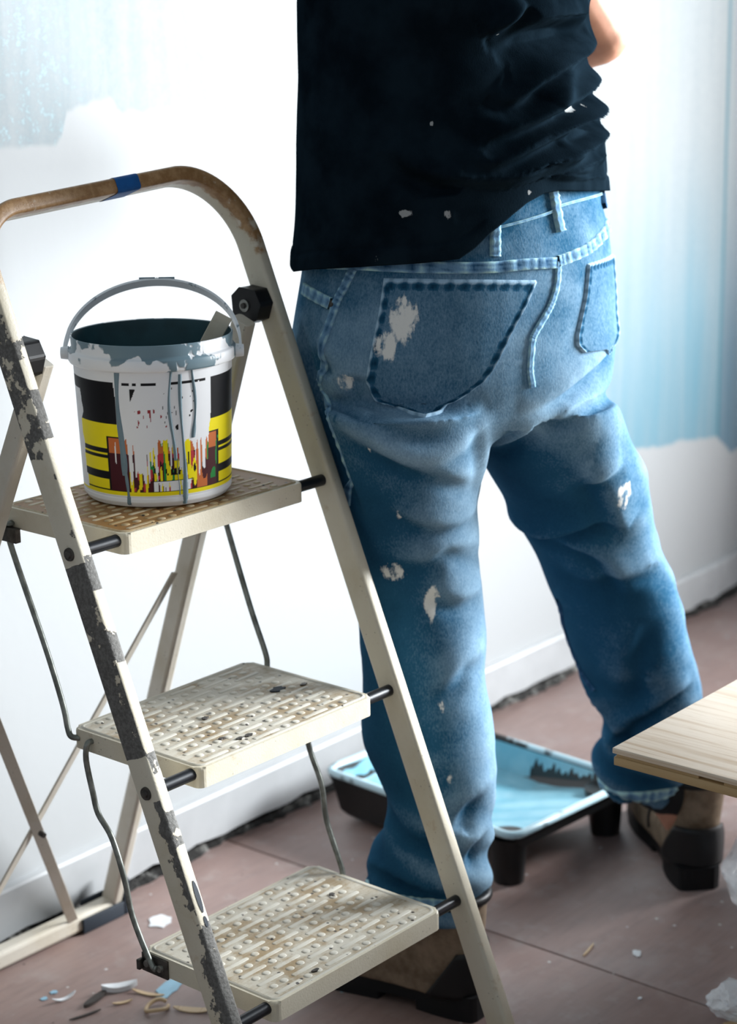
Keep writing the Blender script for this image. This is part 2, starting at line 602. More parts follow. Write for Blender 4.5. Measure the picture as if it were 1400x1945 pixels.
def rail_frame():
    # one bent tube: left rail, handle, right rail
    tb = (0.012 - 0.47) / TZ
    top_r, top_l = 0.6255, 0.6115
    RR, RL = 0.092, 0.060
    path = []
    for k in range(150):
        path.append((UL, tb + (top_l - RL - tb) * k / 150))
    for k in range(17):
        a = math.pi - (math.pi / 2) * k / 16
        path.append((UL + RL + RL * math.cos(a), top_l - RL + RL * math.sin(a)))
    for k in range(1, 40):
        s = k / 40
        path.append((UL + RL + (UR - RR - UL - RL) * s, top_l + (top_r - top_l) * s))
    for k in range(21):
        a = math.pi / 2 - (math.pi / 2) * k / 20
        path.append((UR - RR + RR * math.cos(a), top_r - RR + RR * math.sin(a)))
    for k in range(1, 151):
        path.append((UR, top_r - RR + (tb - top_r + RR) * k / 150))
    sec = rounded_rect(-TH / 2, TH / 2, -DP / 2, DP / 2, 0.0042, 3)
    n = len(sec)
    V, F, chip, worn = [], [], [], []
    for i, (u, t) in enumerate(path):
        u2, t2 = path[min(i + 1, len(path) - 1)]
        u1, t1 = path[max(i - 1, 0)]
        d = (Vector((1, 0, 0)) * (u2 - u1) + TDIR * (t2 - t1)).normalized()
        side = d.cross(NRM).normalized()      # points outwards to the right of travel
        c = plane_pt(u, t)
        z = c.z
        for sx, sn in sec:
            V.append(c + side * sx + NRM * sn)
            isleft = i < 150
            ch = 0.0
            wn = 0.0
            if isleft:
                face_left = sx < -TH * 0.3
                front = sn > DP * 0.3
                if face_left:
                    # grey patches of the outer face; more of it towards the front edge low down
                    q = sn / DP + 0.5
                    if z > 0.93:
                        ch = 0.30 + 0.15 * q
                    elif z > 0.79:
                        ch = 0.62
                    elif z > 0.735:
                        ch = 0.20 + 0.40 * q
                    elif z > 0.705:
                        ch = 0.05 + 0.45 * q
                    elif z > 0.685:
                        ch = -0.2
                    elif z > 0.49:
                        ch = 0.72
                    elif z > 0.455:
                        ch = -0.25
                    elif z > 0.30:
                        ch = 0.16 + 0.56 * q
                    else:
                        ch = 0.36 + 0.42 * q
                elif front:
                    for a_, b_, vv in ((0.88, 0.906, .62), (0.80, 0.856, .72), (0.655, 0.694, .72), (0.583, 0.622, .72), (0.472, 0.497, .68), (0.405, 0.444, .62), (0.10, 0.330, .74)):
                        if a_ < z < b_:
                            ch = vv
            else:
                ch = -0.05 if i > 205 else 0.0
            # rubbed brown along the handle's top
            if 150 <= i <= 228 and (sn > 0.30 * DP or sx < -0.3 * TH):
                wn = 1.0 if i < 212 else 1.0 - 0.5 * (i - 212) / 16
            elif i > 212 and sx < -0.3 * TH and z > 0.9:
                wn = 0.5 * (z - 0.9) / 0.1
            if 130 < i < 150:
                wn = max(wn, 0.5 * (i - 130) / 20)
            chip.append(ch)
            worn.append(wn)
    m = len(path)
    for i in range(m - 1):
        for k in range(n):
            j = (k + 1) % n
            F.append((i * n + k, (i + 1) * n + k, (i + 1) * n + j, i * n + j))
    F.append(list(range(n)))
    F.append([(m - 1) * n + k for k in range(n)][::-1])
    me = mesh_from('front_frame', V, F, True)
    a = me.attributes.new('chip', 'FLOAT', 'POINT')
    a.data.foreach_set('value', chip)
    a = me.attributes.new('worn', 'FLOAT', 'POINT')
    a.data.foreach_set('value', worn)
    fr = link('front_frame', me, M['ladder'], LAD)
    # blue tape wrapped round the handle
    i0 = 150 + 17 + 22
    tV, tF = [], []
    for i in range(i0, i0 + 7):
        u, t = path[i]
        c = plane_pt(u, t)
        for sx, sn in sec:
            tV.append(c + TDIR * (-sx) * 1.07 * -1 * -1 + NRM * sn * 1.03 + Vector((0.004 * (sn / DP), 0, 0)))
    for i in range(6):
        for k in range(n):
            j = (k + 1) % n
            tF.append((i * n + k, (i + 1) * n + k, (i + 1) * n + j, i * n + j))
    link('tape_wrap', mesh_from('tape_wrap', tV, tF, True), M['blue_tape'], fr)['label'] = 'blue masking tape around the handle'
    # rubber feet
    for u in (UL, UR):
        c = plane_pt(u, tb)
        MB().box(u - 0.014, u + 0.014, c.y - 0.024, c.y + 0.024, 0.0, 0.035, None, 0.004).build('rubber_foot', M['black_plastic'], fr)


rail_frame()

STEP_W, STEP_D = 0.277, 0.196
for k in range(3):
    zt = 0.235 * (k + 1)
    v0 = 0.097 * (k - 1)
    st = MB()
    bm = bmesh.new()
    out = rounded_rect(0, STEP_W, v0, v0 + STEP_D, 0.009, 5)
    top = [bm.verts.new((x, y, zt)) for x, y in out]
    bot = [bm.verts.new((x, y, zt - 0.0225)) for x, y in out]
    nn = len(out)
    bm.faces.new(top)
    bm.faces.new(bot[::-1])
    for i in range(nn):
        j = (i + 1) % nn
        bm.faces.new((bot[i], bot[j], top[j], top[i]))
    edges = [e for e in bm.edges if abs(e.verts[0].co.z - zt) < 1e-6 and abs(e.verts[1].co.z - zt) < 1e-6]
    bmesh.ops.bevel(bm, geom=edges, offset=0.0035, segments=3, profile=0.5, affect='EDGES')
    st.bm(bm, False)
    so = st.build('step', M['ladder'], LAD)
    if k == 2:
        so['label'] = 'top step, its tread rubbed brown'
    # recessed-looking tread: plate inside a raised rim
    rim_o = rounded_rect(0.0035, STEP_W - 0.0035, v0 + 0.0035, v0 + STEP_D - 0.0035, 0.010, 5)
    rim_i = rounded_rect(0.0080, STEP_W - 0.0080, v0 + 0.0080, v0 + STEP_D - 0.0080, 0.007, 5)
    rim_m = rounded_rect(0.0055, STEP_W - 0.0055, v0 + 0.0055, v0 + STEP_D - 0.0055, 0.009, 5)
    V, F = [], []
    for ring, zz in ((rim_o, zt - 0.0003), (rim_m, zt + 0.0016), (rim_i, zt - 0.0003)):
        V += [(x, y, zz) for x, y in ring]
    for a in range(2):
        for i in range(nn):
            j = (i + 1) % nn
            F.append((a * nn + i, a * nn + j, (a + 1) * nn + j, (a + 1) * nn + i))
    MB().add(V, F, True).build('tread_rim', M['stud_top'] if k == 2 else M['stud'], so)
    MB().prism(rounded_rect(0.0075, STEP_W - 0.0075, v0 + 0.0075, v0 + STEP_D - 0.0075, 0.007, 5), zt - 0.001, zt + 0.0004).build(
        'tread_plate', M['tread_top'] if k == 2 else M['tread'], so)
    # pressed pattern of bars and studs
    pt = MB()

    def stud(cx, cy, hx, hy, h):
        ring = []
        nseg = 10
        V, F = [], []
        levels = ((1.0, 0.0), (0.86, 0.55), (0.55, 0.92))
        for s, hh in levels:
            for q in range(nseg):
                a = 2 * math.pi * q / nseg
                ca, sa = math.cos(a), math.sin(a)
                ex = (hx - hy) * (1 if ca > 0 else -1) if hx > hy else 0
                V.append((cx + ex + ca * hy * s, cy + sa * hy * s, zt + 0.0003 + h * hh))
        for l in range(2):
            for q in range(nseg):
                j = (q + 1) % nseg
                F.append((l * nseg + q, l * nseg + j, (l + 1) * nseg + j, (l + 1) * nseg + q))
        F.append([2 * nseg + q for q in range(nseg)])
        pt.add(V, F, True)

    rows = 14
    pv = (STEP_D - 0.028) / (rows - 1)
    for rr in range(rows):
        cy = v0 + 0.014 + pv * rr
        x = 0.016 - (0.0395 if rr % 2 else 0.0)
        while x < STEP_W - 0.012:
            # bar, stud, stud
            b0, b1 = x, x + 0.040
            b0c, b1c = max(b0, 0.013), min(b1, STEP_W - 0.013)
            if b1c - b0c > 0.012:
                stud((b0c + b1c) / 2, cy, (b1c - b0c) / 2, 0.0033, 0.0008)
            for q in (0.0505, 0.0665):
                if 0.013 < x + q < STEP_W - 0.013:
                    stud(x + q, cy, 0.0052, 0.0046, 0.0011)
            x += 0.079
    tag(pt.build('tread_studs', M['stud_top'] if k == 2 else M['stud'], so), None, None, None, 'stuff')
    # black pivot rod through step and both rails
    yv, zv = v0 + 0.0125, zt - 0.0085
    MB().cyl((UL + 0.006, yv, zv), (0.004, yv, zv), 0.0068).build('pivot_rod', M['pivot'], LAD)
    MB().cyl((STEP_W - 0.004, yv, zv), (UR - 0.006, yv, zv), 0.0068).build('pivot_rod', M['pivot'], LAD)
    bt = MB()
    for u, s in ((UL - TH / 2, -1), (UR + TH / 2, 1)):
        b_ = MB().cyl((u - 0.0 * s, yv, zv), (u + s * 0.0022, yv, zv), 0.0072, 0.0066)
        b_.cyl((u + s * 0.002, yv, zv), (u + s * 0.0042, yv, zv), 0.0042, 0.0034, 14)
        b_.build('rivet', M['dark_steel'], LAD)

# hinge blocks on the inside of each rail
for u0, u1, sgn in ((0.2985, 0.3198, -1), (-0.0467, -0.0255, 1)):
    hz, hv = (0.893, 0.203) if sgn < 0 else (0.884, 0.199)
    Mx = Matrix.Translation((0, hv, hz)) @ Matrix(((0, 0, 1, 0), (1, 0, 0, 0), (0, 1, 0, 0), (0, 0, 0, 1)))
    outl = [(-0.025, 0.003), (-0.018, -0.016), (0.000, -0.023), (0.019, -0.014), (0.021, 0.010), (0.008, 0.021), (-0.016, 0.019)]
    hb = MB().prism(outl, u0, u1, Mx).build('hinge_block', M['black_plastic'], LAD, 0.003)
    ue = u0 if sgn < 0 else u1
    wsh = MB().cyl((ue, hv, hz), (ue + sgn * 0.0015, hv, hz), 0.0072, 0.0072)
    wsh.build('washer', M['steel'], hb)
    MB().cyl((ue + sgn * 0.0015, hv, hz), (ue + sgn * 0.004, hv, hz), 0.0036, 0.0032, 12).build('screw', M['dark_steel'], hb)


# long navy scuffs on the near rail and dark chips on the treads
def blot(parent, pts3, h_vec, mat, name):
    n_ = len(pts3)
    V = [Vector(p) for p in pts3] + [Vector(p) + Vector(h_vec) for p in pts3]
    F = [list(range(n_, 2 * n_))] + [(i, (i + 1) % n_, n_ + (i + 1) % n_, n_ + i) for i in range(n_)]
    MB().add(V, F, False).build(name, mat, parent)


for z0, z1, wd in ((0.345, 0.377, 0.0030), (0.331, 0.342, 0.0022)):
    ring = []
    for q in range(14):
        a = 2 * math.pi * q / 14
        zz = (z0 + z1) / 2 + (z1 - z0) / 2 * math.sin(a)
        ring.append(Vector((UL + 0.002 + wd * math.cos(a), SL * (zz - 0.47), zz)) + NRM * 0.0001)
    blot(LAD, ring, NRM * 0.0004, M['navy_rubber'], 'scuff_mark')
for (u, v, zz, rx, ry, sd) in ((0.224, 0.098, 0.47, .011, .007, 1), (0.107, 0.098, 0.47, .005, .004, 2), (0.255, 0.086, 0.47, .005, .003, 3), (0.074, 0.041, 0.47, .005, .003, 4),
                               (0.086, 0.026, 0.47, .005, .003, 5), (0.099, 0.025, 0.47, .006, .003, 6), (0.227, 0.025, 0.235, .004, .004, 7), (0.079, -0.082, 0.235, .007, .003, 8)):
    rs_ = random.Random(sd)
    ring = [(u + rx * rs_.uniform(.6, 1.15) * math.cos(2 * math.pi * q / 12), v + ry * rs_.uniform(.6, 1.15) * math.sin(2 * math.pi * q / 12), zz + 0.0004) for q in range(12)]
    blot(LAD, ring, (0, 0, 0.0016), M['dark_steel'] if sd != 1 else M['navy_rubber'], 'paint_blot')


def bar(p0, p1, a, b, hint, mb=None):
    """rectangular tube between two points, a wide along hint, b the other way"""
    mb = mb or MB()
    p0, p1 = Vector(p0), Vector(p1)
    d = (p1 - p0).normalized()
    h = Vector(hint)
    h = (h - d * h.dot(d)).normalized()
    o = d.cross(h)
    sec = rounded_rect(-a / 2, a / 2, -b / 2, b / 2, min(a, b) * 0.22, 2)
    n = len(sec)
    V = [p + h * s + o * t for p in (p0, p1) for s, t in sec]
    F = [(i, (i + 1) % n, n + (i + 1) % n, n + i) for i in range(n)] + [list(range(n))[::-1], list(range(n, 2 * n))]
    # subdivide lengthwise is not needed
    return mb.add(V, F, False)


RT_R, RB_R = Vector((0.283, 0.190, 0.880)), Vector((0.353, 0.548, 0.026))
RT_L, RB_L = Vector((-0.018, 0.190, 0.880)), Vector((-0.085, 0.548, 0.026))
bar(RB_R, RT_R, 0.026, 0.017, (0, 1, 0)).build('rear_leg', M['rear'], LAD, 0.001)
bar(RB_L, RT_L, 0.026, 0.017, (0, 1, 0)).build('rear_leg', M['rear'], LAD, 0.001)
rb = bar((-0.098, 0.550, 0.0155), (0.362, 0.550, 0.0155), 0.026, 0.025, (0, 1, 0)).build('rear_foot_bar', M['rear'], LAD, 0.001)
for u, s in ((0.362, 1), (-0.098, -1)):
    b_ = MB().box(min(u, u + s * 0.012), max(u, u + s * 0.012), 0.533, 0.567, 0.0, 0.055, None, 0.003)
    b_.box(min(u - s * 0.075, u), max(u - s * 0.075, u), 0.5325, 0.5365, 0.001, 0.022, None, 0.001)
    b_.box(min(u - s * 0.05, u), max(u - s * 0.05, u), 0.5635, 0.5675, 0.001, 0.032, None, 0.001)
    b_.box(min(u - s * 0.06, u), max(u - s * 0.06, u), 0.535, 0.565, 0.0, 0.004)
    b_.build('rubber_corner', M['navy_rubber'], rb)
# crossed flat straps between the rear legs
off = Vector((0, -0.010, -0.004))
sA0, sA1 = Vector((0.2905, 0.329, 0.552)), Vector((0.072, 0.537, 0.034))
sB0, sB1 = Vector((-0.040, 0.332, 0.552)), Vector((0.272, 0.541, 0.028))
MB_ = bar(sA0, sA1, 0.014, 0.003, (1, 0, 0.4)).build('cross_strap', M['rear'], LAD)
MB_ = bar(sB0 + off, sB1 + off * 0.4, 0.015, 0.003, (1, 0, -0.4)).build('cross_strap', M['rear'], LAD)
MB().cyl((0.152, 0.447, 0.222), (0.152, 0.4395, 0.220), 0.0042, 0.0035, 12).build('strap_rivet', M['dark_steel'], LAD)

# bent wires that fold the steps
wl_u = -0.004
for pts in (
    [(-0.004, 0.272, 0.690), (wl_u, 0.279, 0.672), (wl_u, 0.228, 0.556), (wl_u, 0.205, 0.496), (wl_u, 0.199, 0.470), (wl_u, 0.194, 0.461), (wl_u + .006, 0.186, 0.459)],
    [(wl_u + .006, 0.165, 0.461), (wl_u - .002, 0.166, 0.459), (wl_u - .003, 0.168, 0.440), (wl_u - .003, 0.160, 0.405), (wl_u - .003, 0.153, 0.382), (wl_u - .003, 0.133, 0.359),
     (wl_u - .003, 0.116, 0.315), (wl_u - .003, 0.106, 0.274), (wl_u - .003, 0.080, 0.226), (wl_u - .002, 0.073, 0.222)],
    [(0.279, 0.240, 0.684), (0.281, 0.228, 0.634), (0.281, 0.194, 0.540), (0.281, 0.171, 0.486), (0.281, 0.168, 0.470), (0.276, 0.165, 0.461)],
    [(0.276, 0.112, 0.455), (0.280, 0.112, 0.440), (0.280, 0.104, 0.385), (0.280, 0.085, 0.340), (0.280, 0.078, 0.295), (0.280, 0.056, 0.241), (0.277, 0.053, 0.226)],
):
    MB().tube(smooth_path(pts, 6), 0.0034, 8).build('linkage_wire', M['wire'], LAD)
# small brackets that hold the wires
bk = MB().box(-0.0026, 0.0006, 0.060, 0.100, 0.2105, 0.2325, None, 0.0008).build('bracket', M['dark_steel'], LAD)
MB().box(-0.010, -0.002, 0.096, 0.101, 0.214, 0.226, None, 0.001).build('bracket_tab', M['dark_steel'], bk)
for yy in (0.090, 0.070):
    MB().cyl((-0.0024, yy, 0.222), (-0.0062, yy, 0.222), 0.0045, 0.0038, 12).build('bracket_bolt', M['steel'], bk)
MB().box(-0.0085, -0.0005, 0.262, 0.286, 0.668, 0.6845, None, 0.001).build('bracket', M['dark_steel'], LAD)


# ------------------------------------------------------------------ the paint bucket
def bucket():
    LC, LS = math.cos(R(-1.1)), math.sin(R(-1.1))
    u, v = 0.1465, 0.1985
    bx, by = 1.3871 + u * LC - v * LS, 1.3746 + u * LS + v * LC
    zb = 0.705 + 0.0028
    B = empty('paint_bucket', (bx, by, zb), 0)
    tag(B, 'white plastic paint bucket with torn yellow and black label, grey-blue drips, on the ladder', 'bucket')
    g = NT('white_bucket_plastic')
    col = g.attr('Col', 'Color')
    g.out(col, 0.5, 0, 0.18)
    g.bump(g.noise(90, 3), 0.05, 0.001)
    Mb = g.m
    white = np.array((0.88, 0.89, 0.91))
    HB = 0.177
    # outer shell with the printed label
    NT_, NH = 640, 210
    th = np.linspace(0, 2 * np.pi, NT_, endpoint=False)
    hs = np.linspace(0.0, 0.86, NH)
    face = math.atan2(-math.cos(YAW), -math.sin(YAW))      # side of the bucket turned to the room
    V, C = [], []
    TT, HH = np.meshgrid(th, hs)
    rad = 0.0815 + (0.0868 - 0.0815) * HH / 0.86
    rad = np.where(HH < 0.03, rad - (0.03 - HH) / 0.03 * 0.0035, rad)
    rad = np.where((HH > 0.055) & (HH < 0.062), rad - 0.0005, rad)
    X, Y, Z = rad * np.cos(TT), rad * np.sin(TT), HH * HB
    # label coordinates: s runs from -1 (left) to 1 (right) as seen from the room
    rel = (TT - face + np.pi) % (2 * np.pi) - np.pi
    s = np.where(np.abs(rel) <= np.pi / 2, np.sin(rel), np.sign(rel) * (2 - np.abs(np.sin(rel))))
    rng = np.random.RandomState(11)

    def vnoise(fs, fh, seed):
        r_ = np.random.RandomState(seed)
        gx, gy = 260, 120
        grid = r_.rand(gy, gx)
        a = (s + 2.0) * fs
        b = HH * fh
        i0, j0 = np.floor(a).astype(int), np.floor(b).astype(int)
        fa, fb = a - i0, b - j0
        fa, fb = fa * fa * (3 - 2 * fa), fb * fb * (3 - 2 * fb)
        i0, i1, j0, j1 = i0 % gx, (i0 + 1) % gx, j0 % gy, (j0 + 1) % gy
        return (grid[j0, i0] * (1 - fa) + grid[j0, i1] * fa) * (1 - fb) + (grid[j1, i0] * (1 - fa) + grid[j1, i1] * fa) * fb

    col = np.empty(HH.shape + (3,))
    col[:] = white
    black, yellow = np.array((0.006, 0.006, 0.008)), np.array((0.98, 0.82, 0.01))
    orange, maroon = np.array((0.62, 0.17, 0.05)), np.array((0.07, 0.012, 0.018))
    red, green = np.array((0.55, 0.05, 0.06)), np.array((0.02, 0.28, 0.06))

    def put(mask, c):
        col[mask] = c
    lab = (s > -0.985)
    put(lab & (HH > 0.515) & (HH < 0.775), black)
    put(lab & (HH > 0.075) & (HH <= 0.515), yellow)
    for a, b in ((0.332, 0.362), (0.300, 0.318), (0.165, 0.215), (0.096, 0.104)):
        put(lab & (HH > a) & (HH < b), black)
    put((HH > 0.096) & (HH < 0.44) & (s > -0.545) & (s < 0.86), black)
    put((HH > 0.10) & (HH < 0.335) & (s > -0.52) & (s < 0.835), maroon)
    put((HH > 0.335) & (HH < 0.43) & (s > -0.52) & (s < 0.835), orange)
    n1, n2, n3 = vnoise(16, 9, 3), vnoise(30, 7, 4), vnoise(42, 22, 5)
    put((HH > 0.10) & (HH < 0.34) & (s > -0.26) & (n1 > 0.55) & (s < 0.7), red)
    put((HH > 0.14) & (HH < 0.40) & (s > 0.0) & (n2 > 0.66) & (s < 0.86), green)
    put((HH > 0.08) & (HH < 0.46) & (s > -0.26) & (vnoise(26, 5, 9) > 0.60) & (s < 0.72), yellow)
    put((HH > 0.20) & (HH < 0.34) & (s > 0.05) & (n3 > 0.72) & (s < 0.72), black)
    put((HH > 0.10) & (HH < 0.42) & (s > 0.60) & (s < 0.72) & (n1 > 0.45), orange)
    # torn, scraped paper: long vertical strips gone
    strip = vnoise(46, 3.0, 21) * 0.66 + vnoise(11, 3.5, 22) * 0.34
    edge_in = np.clip((s + 0.47) / 0.12, 0, 1) * np.clip((0.84 - s) / 0.16, 0, 1)
    hole = (0.66 * edge_in * np.clip((HH - 0.33) / 0.20, 0.0, 1) + 0.47 * edge_in * np.clip((HH - 0.03) / 0.2, 0.3, 1)) + 0.0
    torn = (strip < hole * 0.98) & (HH > 0.085)
    keepline = (HH > 0.760) & (HH < 0.775) & (vnoise(22, 3, 31) > 0.42) & (s > -0.32)
    put(torn & ~keepline, white)
    # scraped strip on the left side
    put((s < -0.90 + 0.05 * vnoise(3, 14, 41)) & (HH < 0.70), white)
    put((s < -0.86) & (HH < 0.17) & (vnoise(40, 6, 42) > 0.45), white)
    put((HH > 0.66) & (HH < 0.74) & (s > -0.2) & (s < -0.13) & (s + 0.2 < (HH - 0.66) * 0.9), black)
    # small white panel with a thin outline near the foot of the label
    pan = (s > 0.04) & (s < 0.56) & (HH > 0.095) & (HH < 0.165)
    put(pan & ((HH < 0.099) | (HH > 0.161) | (s < 0.05) | (s > 0.55)), black)
    put(pan & (HH > 0.099) & (HH < 0.161) & (s > 0.05) & (s < 0.55) & (vnoise(60, 9, 51) > 0.30), white)
    put((HH <= 0.086) & (HH > 0.072) & lab, yellow)
    # little flecks of the print left in the bare strip
    put((HH > 0.50) & (HH < 0.62) & (s > -0.15) & (s < 0.3) & (vnoise(46, 30, 61) > 0.80), red * 0.6)
    put((HH > 0.48) & (HH < 0.76) & (s > 0.15) & (s < 0.6) & (vnoise(50, 34, 62) > 0.86), black)
    V = np.stack([X, Y, Z], -1).reshape(-1, 3)
    F = []
    for i in range(NH - 1):
        for k in range(NT_):
            j = (k + 1) % NT_
            F.append((i * NT_ + k, i * NT_ + j, (i + 1) * NT_ + j, (i + 1) * NT_ + k))
    F.append([k for k in range(NT_)][::-1])
    me = mesh_from('bucket_wall', V, F, True)
    ca = me.color_attributes.new('Col', 'FLOAT_COLOR', 'POINT')
    ca.data.foreach_set('color', np.concatenate([col.reshape(-1, 3), np.ones((NT_ * NH, 1))], 1).ravel().astype('f'))
    body = link('bucket_wall', me, Mb, B)
    body['label'] = 'bucket wall with scraped yellow, black and orange paper label'

    # rim: band, neck and lip, smeared with grey-blue paint
    g = NT('paint_smeared_rim')
    nz = g.noise(15, 4, 0.55)
    x, y, z = g.xyz()
    m = g.ramp(g.math('ADD', nz, g.ramp(z, 0.150, 0.172, -0.03, 0.10, False)), 0.515, 0.535)
    c = g.mix(m, (0.88, 0.89, 0.91), (0.17, 0.255, 0.30))
    g.out(c, 0.35, 0, 0.5)
    g.bump(m, 0.5, 0.0012)
    prof = [(0.0862, 0.148), (0.0905, 0.149), (0.0916, 0.151), (0.0916, 0.1605), (0.0905, 0.1620), (0.0884, 0.1626), (0.0878, 0.1650), (0.0886, 0.1765), (0.0880, 0.1775), (0.0868, 0.1768)]
    MB().lathe(prof, 128).build('rim', g.m, B)
    Md = plain('grey_blue_paint', (0.16, 0.245, 0.29), 0.3, 0, 0.5)
    Mi = plain('drying_teal_paint', (0.020, 0.075, 0.095), 0.5, 0, 0.4, 0.35, 22)
    MB().lathe([(0.0868, 0.1768), (0.0856, 0.172), (0.0835, 0.10), (0.082, 0.045)], 96).build('inner_wall', Mi, B)
    MB().lathe([(0.0825, 0.052), (0.04, 0.0515), (0.0005, 0.0515)], 64).build('paint', Mi, B)

    # drips that ran down the outside
    def drip(s0, w, h1, h0, name='paint_drip', wander=0.01):
        n = 26
        V, F = [], []
        for i in range(n + 1):
            f_ = i / n
            h = h1 + (h0 - h1) * f_
            sc = s0 + wander * math.sin(f_ * 5 + s0 * 9)
            ww = w * (0.75 + 0.5 * math.exp(-((f_ - 0.9) / 0.12) ** 2) + 0.2 * math.sin(f_ * 9 + s0 * 30))
            r = 0.0815 + 0.0053 * h / 0.86 + (-0.001 if h < 0.02 else 0)
            for q, lift in ((-1, -0.0002), (-0.5, 0.0009), (0, 0.0013), (0.5, 0.0009), (1, -0.0002)):
                a = face + math.asin(max(-0.999, min(0.999, sc + ww * q)))
                V.append(((r + lift) * math.cos(a), (r + lift) * math.sin(a), h * HB))
        for i in range(n):
            for k in range(4):
                F.append((i * 5 + k, (i + 1) * 5 + k, (i + 1) * 5 + k + 1, i * 5 + k + 1))
        link(name, mesh_from(name, V, F, True), Md, B)
    drip(-0.345, 0.044, 0.855, 0.20, wander=0.02)
    drip(-0.300, 0.026, 0.30, 0.015)
    drip(0.310, 0.026, 0.855, 0.29, wander=0.03)
    drip(0.435, 0.027, 0.82, 0.01, wander=0.02)
    drip(0.575, 0.022, 0.86, 0.42, wander=0.02)
    drip(0.37, 0.006, 0.30, 0.07)

    # handle: flat white bail lying back over the rim
    rt = Vector((math.cos(YAW), -math.sin(YAW), 0))
    aw = Vector((math.sin(YAW), math.cos(YAW), 0))
    tilt = R(52)
    upv = Vector((0, 0, 1)) * math.cos(tilt) + aw * math.sin(tilt)
    nrm = rt.cross(upv).normalized()
    cen = Vector((0, 0, 0.1555))
    V, F = [], []
    N = 60
    for i in range(N + 1):
        a = math.pi * i / N
        rr = 0.0965
        p = cen + rt * (-rr * math.cos(a)) + upv * (0.104 * math.sin(a) ** 0.9 if 0 < i < N else 0)
        rd = (rt * (-math.cos(a)) + upv * math.sin(a)).normalized()
        ww = 0.0052 if 4 < i < 56 else 0.0042
        tk = 0.0014
        for q, l in ((-ww, -tk), (ww, -tk), (ww, tk), (-ww, tk)):
            V.append(p + nrm * q + rd * l)
    for i in range(N):
        for k in range(4):
            j = (k + 1) % 4
            F.append((i * 4 + k, i * 4 + j, (i + 1) * 4 + j, (i + 1) * 4 + k))
    F += [[0, 3, 2, 1], [N * 4, N * 4 + 1, N * 4 + 2, N * 4 + 3]]
    g = NT('smeared_white_handle')
    m = g.ramp(g.noise(40, 4, 0.65), 0.60, 0.66)
    g.out(g.mix(m, (0.82, 0.85, 0.88), (0.22, 0.29, 0.33)), 0.4)
    hd = link('handle', mesh_from('handle', V, F, False), g.m, B)
    gp = MB()
    for i in range(26, 35):
        pass
    # raised grip frame with two slots at the crown
    for t0, t1 in ((-0.020, -0.002), (0.002, 0.020)):
        for q in (-0.0046, 0.0046):
            a0 = cen + upv * 0.1055 + rt * t0 + nrm * q
            a1 = cen + upv * 0.1055 + rt * t1 + nrm * q
            gp.tube([a0, a1], 0.0013, 6)
    gp.tube([cen + upv * 0.1055 + nrm * 0.0046, cen + upv * 0.1055 - nrm * 0.0046], 0.0013, 6)
    gp.build('grip_ridge', Md, hd)
    for sg in (-1, 1):
        p = cen + rt * (sg * 0.0915)
        MB().cyl(p, p + rt * (sg * 0.0085), 0.0075, 0.0065, 16).build('handle_pivot', g.m, hd)
    # flat cream stirring stick leaning in the bucket
    ST = empty('stirring_stick', (bx, by, zb), 0)
    tag(ST, 'flat cream stirring stick leaning in the white bucket', 'stick')
    p0 = Vector((0.012, -0.010, 0.056))
    p1 = p0
    return B, ST, rt, aw


BUCKET, STICK, RT_, AW_ = bucket()
# the stick runs from inside the bucket up to its far right rim
pA = Vector((0.0, 0.0, 0.06)) + AW_ * 0.01 + RT_ * 0.005
pB = RT_ * 0.078 + AW_ * 0.028 + Vector((0, 0, 0.190))
bar(pA, pB, 0.020, 0.004, tuple(RT_ - Vector((0, 0, 0.4)))).build('stick_blade', M['ladder'], STICK, 0.0008)

# ------------------------------------------------------------------ the painter: shared surface tools
def remeshed(parts, voxel, iters=3):
    """joins closed shapes (list of (V, F)) into one continuous skin"""
    V, F = [], []
    for v, f in parts:
        b = len(V)
        V += [tuple(q) for q in v]
        F += [tuple(i + b for i in q) for q in f]
    me = bpy.data.meshes.new('tmp')
    me.from_pydata(V, [], F)
    o = bpy.data.objects.new('tmp', me)
    COL.objects.link(o)
    md = o.modifiers.new('r', 'REMESH')
    md.mode = 'VOXEL'
    md.voxel_size = voxel
    md.use_smooth_shade = True
    if iters:
        sm = o.modifiers.new('s', 'SMOOTH')
        sm.factor = 0.5
        sm.iterations = iters
    dg = bpy.context.evaluated_depsgraph_get()
    dg.update()
    out = bpy.data.meshes.new_from_object(o.evaluated_get(dg))
    bpy.data.objects.remove(o)
    out.polygons.foreach_set('use_smooth', [True] * len(out.polygons))
    return out


def loft(rings, n=48):
    """rings of (cx, cy, z, a, b) or (centre, a-vector, b-vector): closed tube"""
    V, F = [], []
    for (c, a, b) in rings:
        for k in range(n):
            t = 2 * math.pi * k / n
            V.append(c + a * math.cos(t) + b * math.sin(t))
    m = len(rings)
    for i in range(m - 1):
        for k in range(n):
            j = (k + 1) % n
            F.append((i * n + k, i * n + j, (i + 1) * n + j, (i + 1) * n + k))
    F.append(list(range(n))[::-1])
    F.append([(m - 1) * n + k for k in range(n)])
    return V, F


def hring(x, y, z, a, b):
    return (Vector((x, y, z)), Vector((a, 0, 0)), Vector((0, b, 0)))


def capsule(p0, p1, r0, r1, n=16):
    p0, p1 = Vector(p0), Vector(p1)
    d = (p1 - p0).normalized()
    a = d.orthogonal().normalized()
    b = d.cross(a)
    rings = []
    for k in range(5):
        t = (math.pi / 2) * (1 - k / 4)
        rings.append((p0 - d * r0 * math.sin(t), a * max(r0 * math.cos(t), 1e-4), b * max(r0 * math.cos(t), 1e-4)))
    for k in range(5):
        t = (math.pi / 2) * (k / 4)
        rings.append((p1 + d * r1 * math.sin(t), a * max(r1 * math.cos(t), 1e-4), b * max(r1 * math.cos(t), 1e-4)))
    return loft(rings, n)


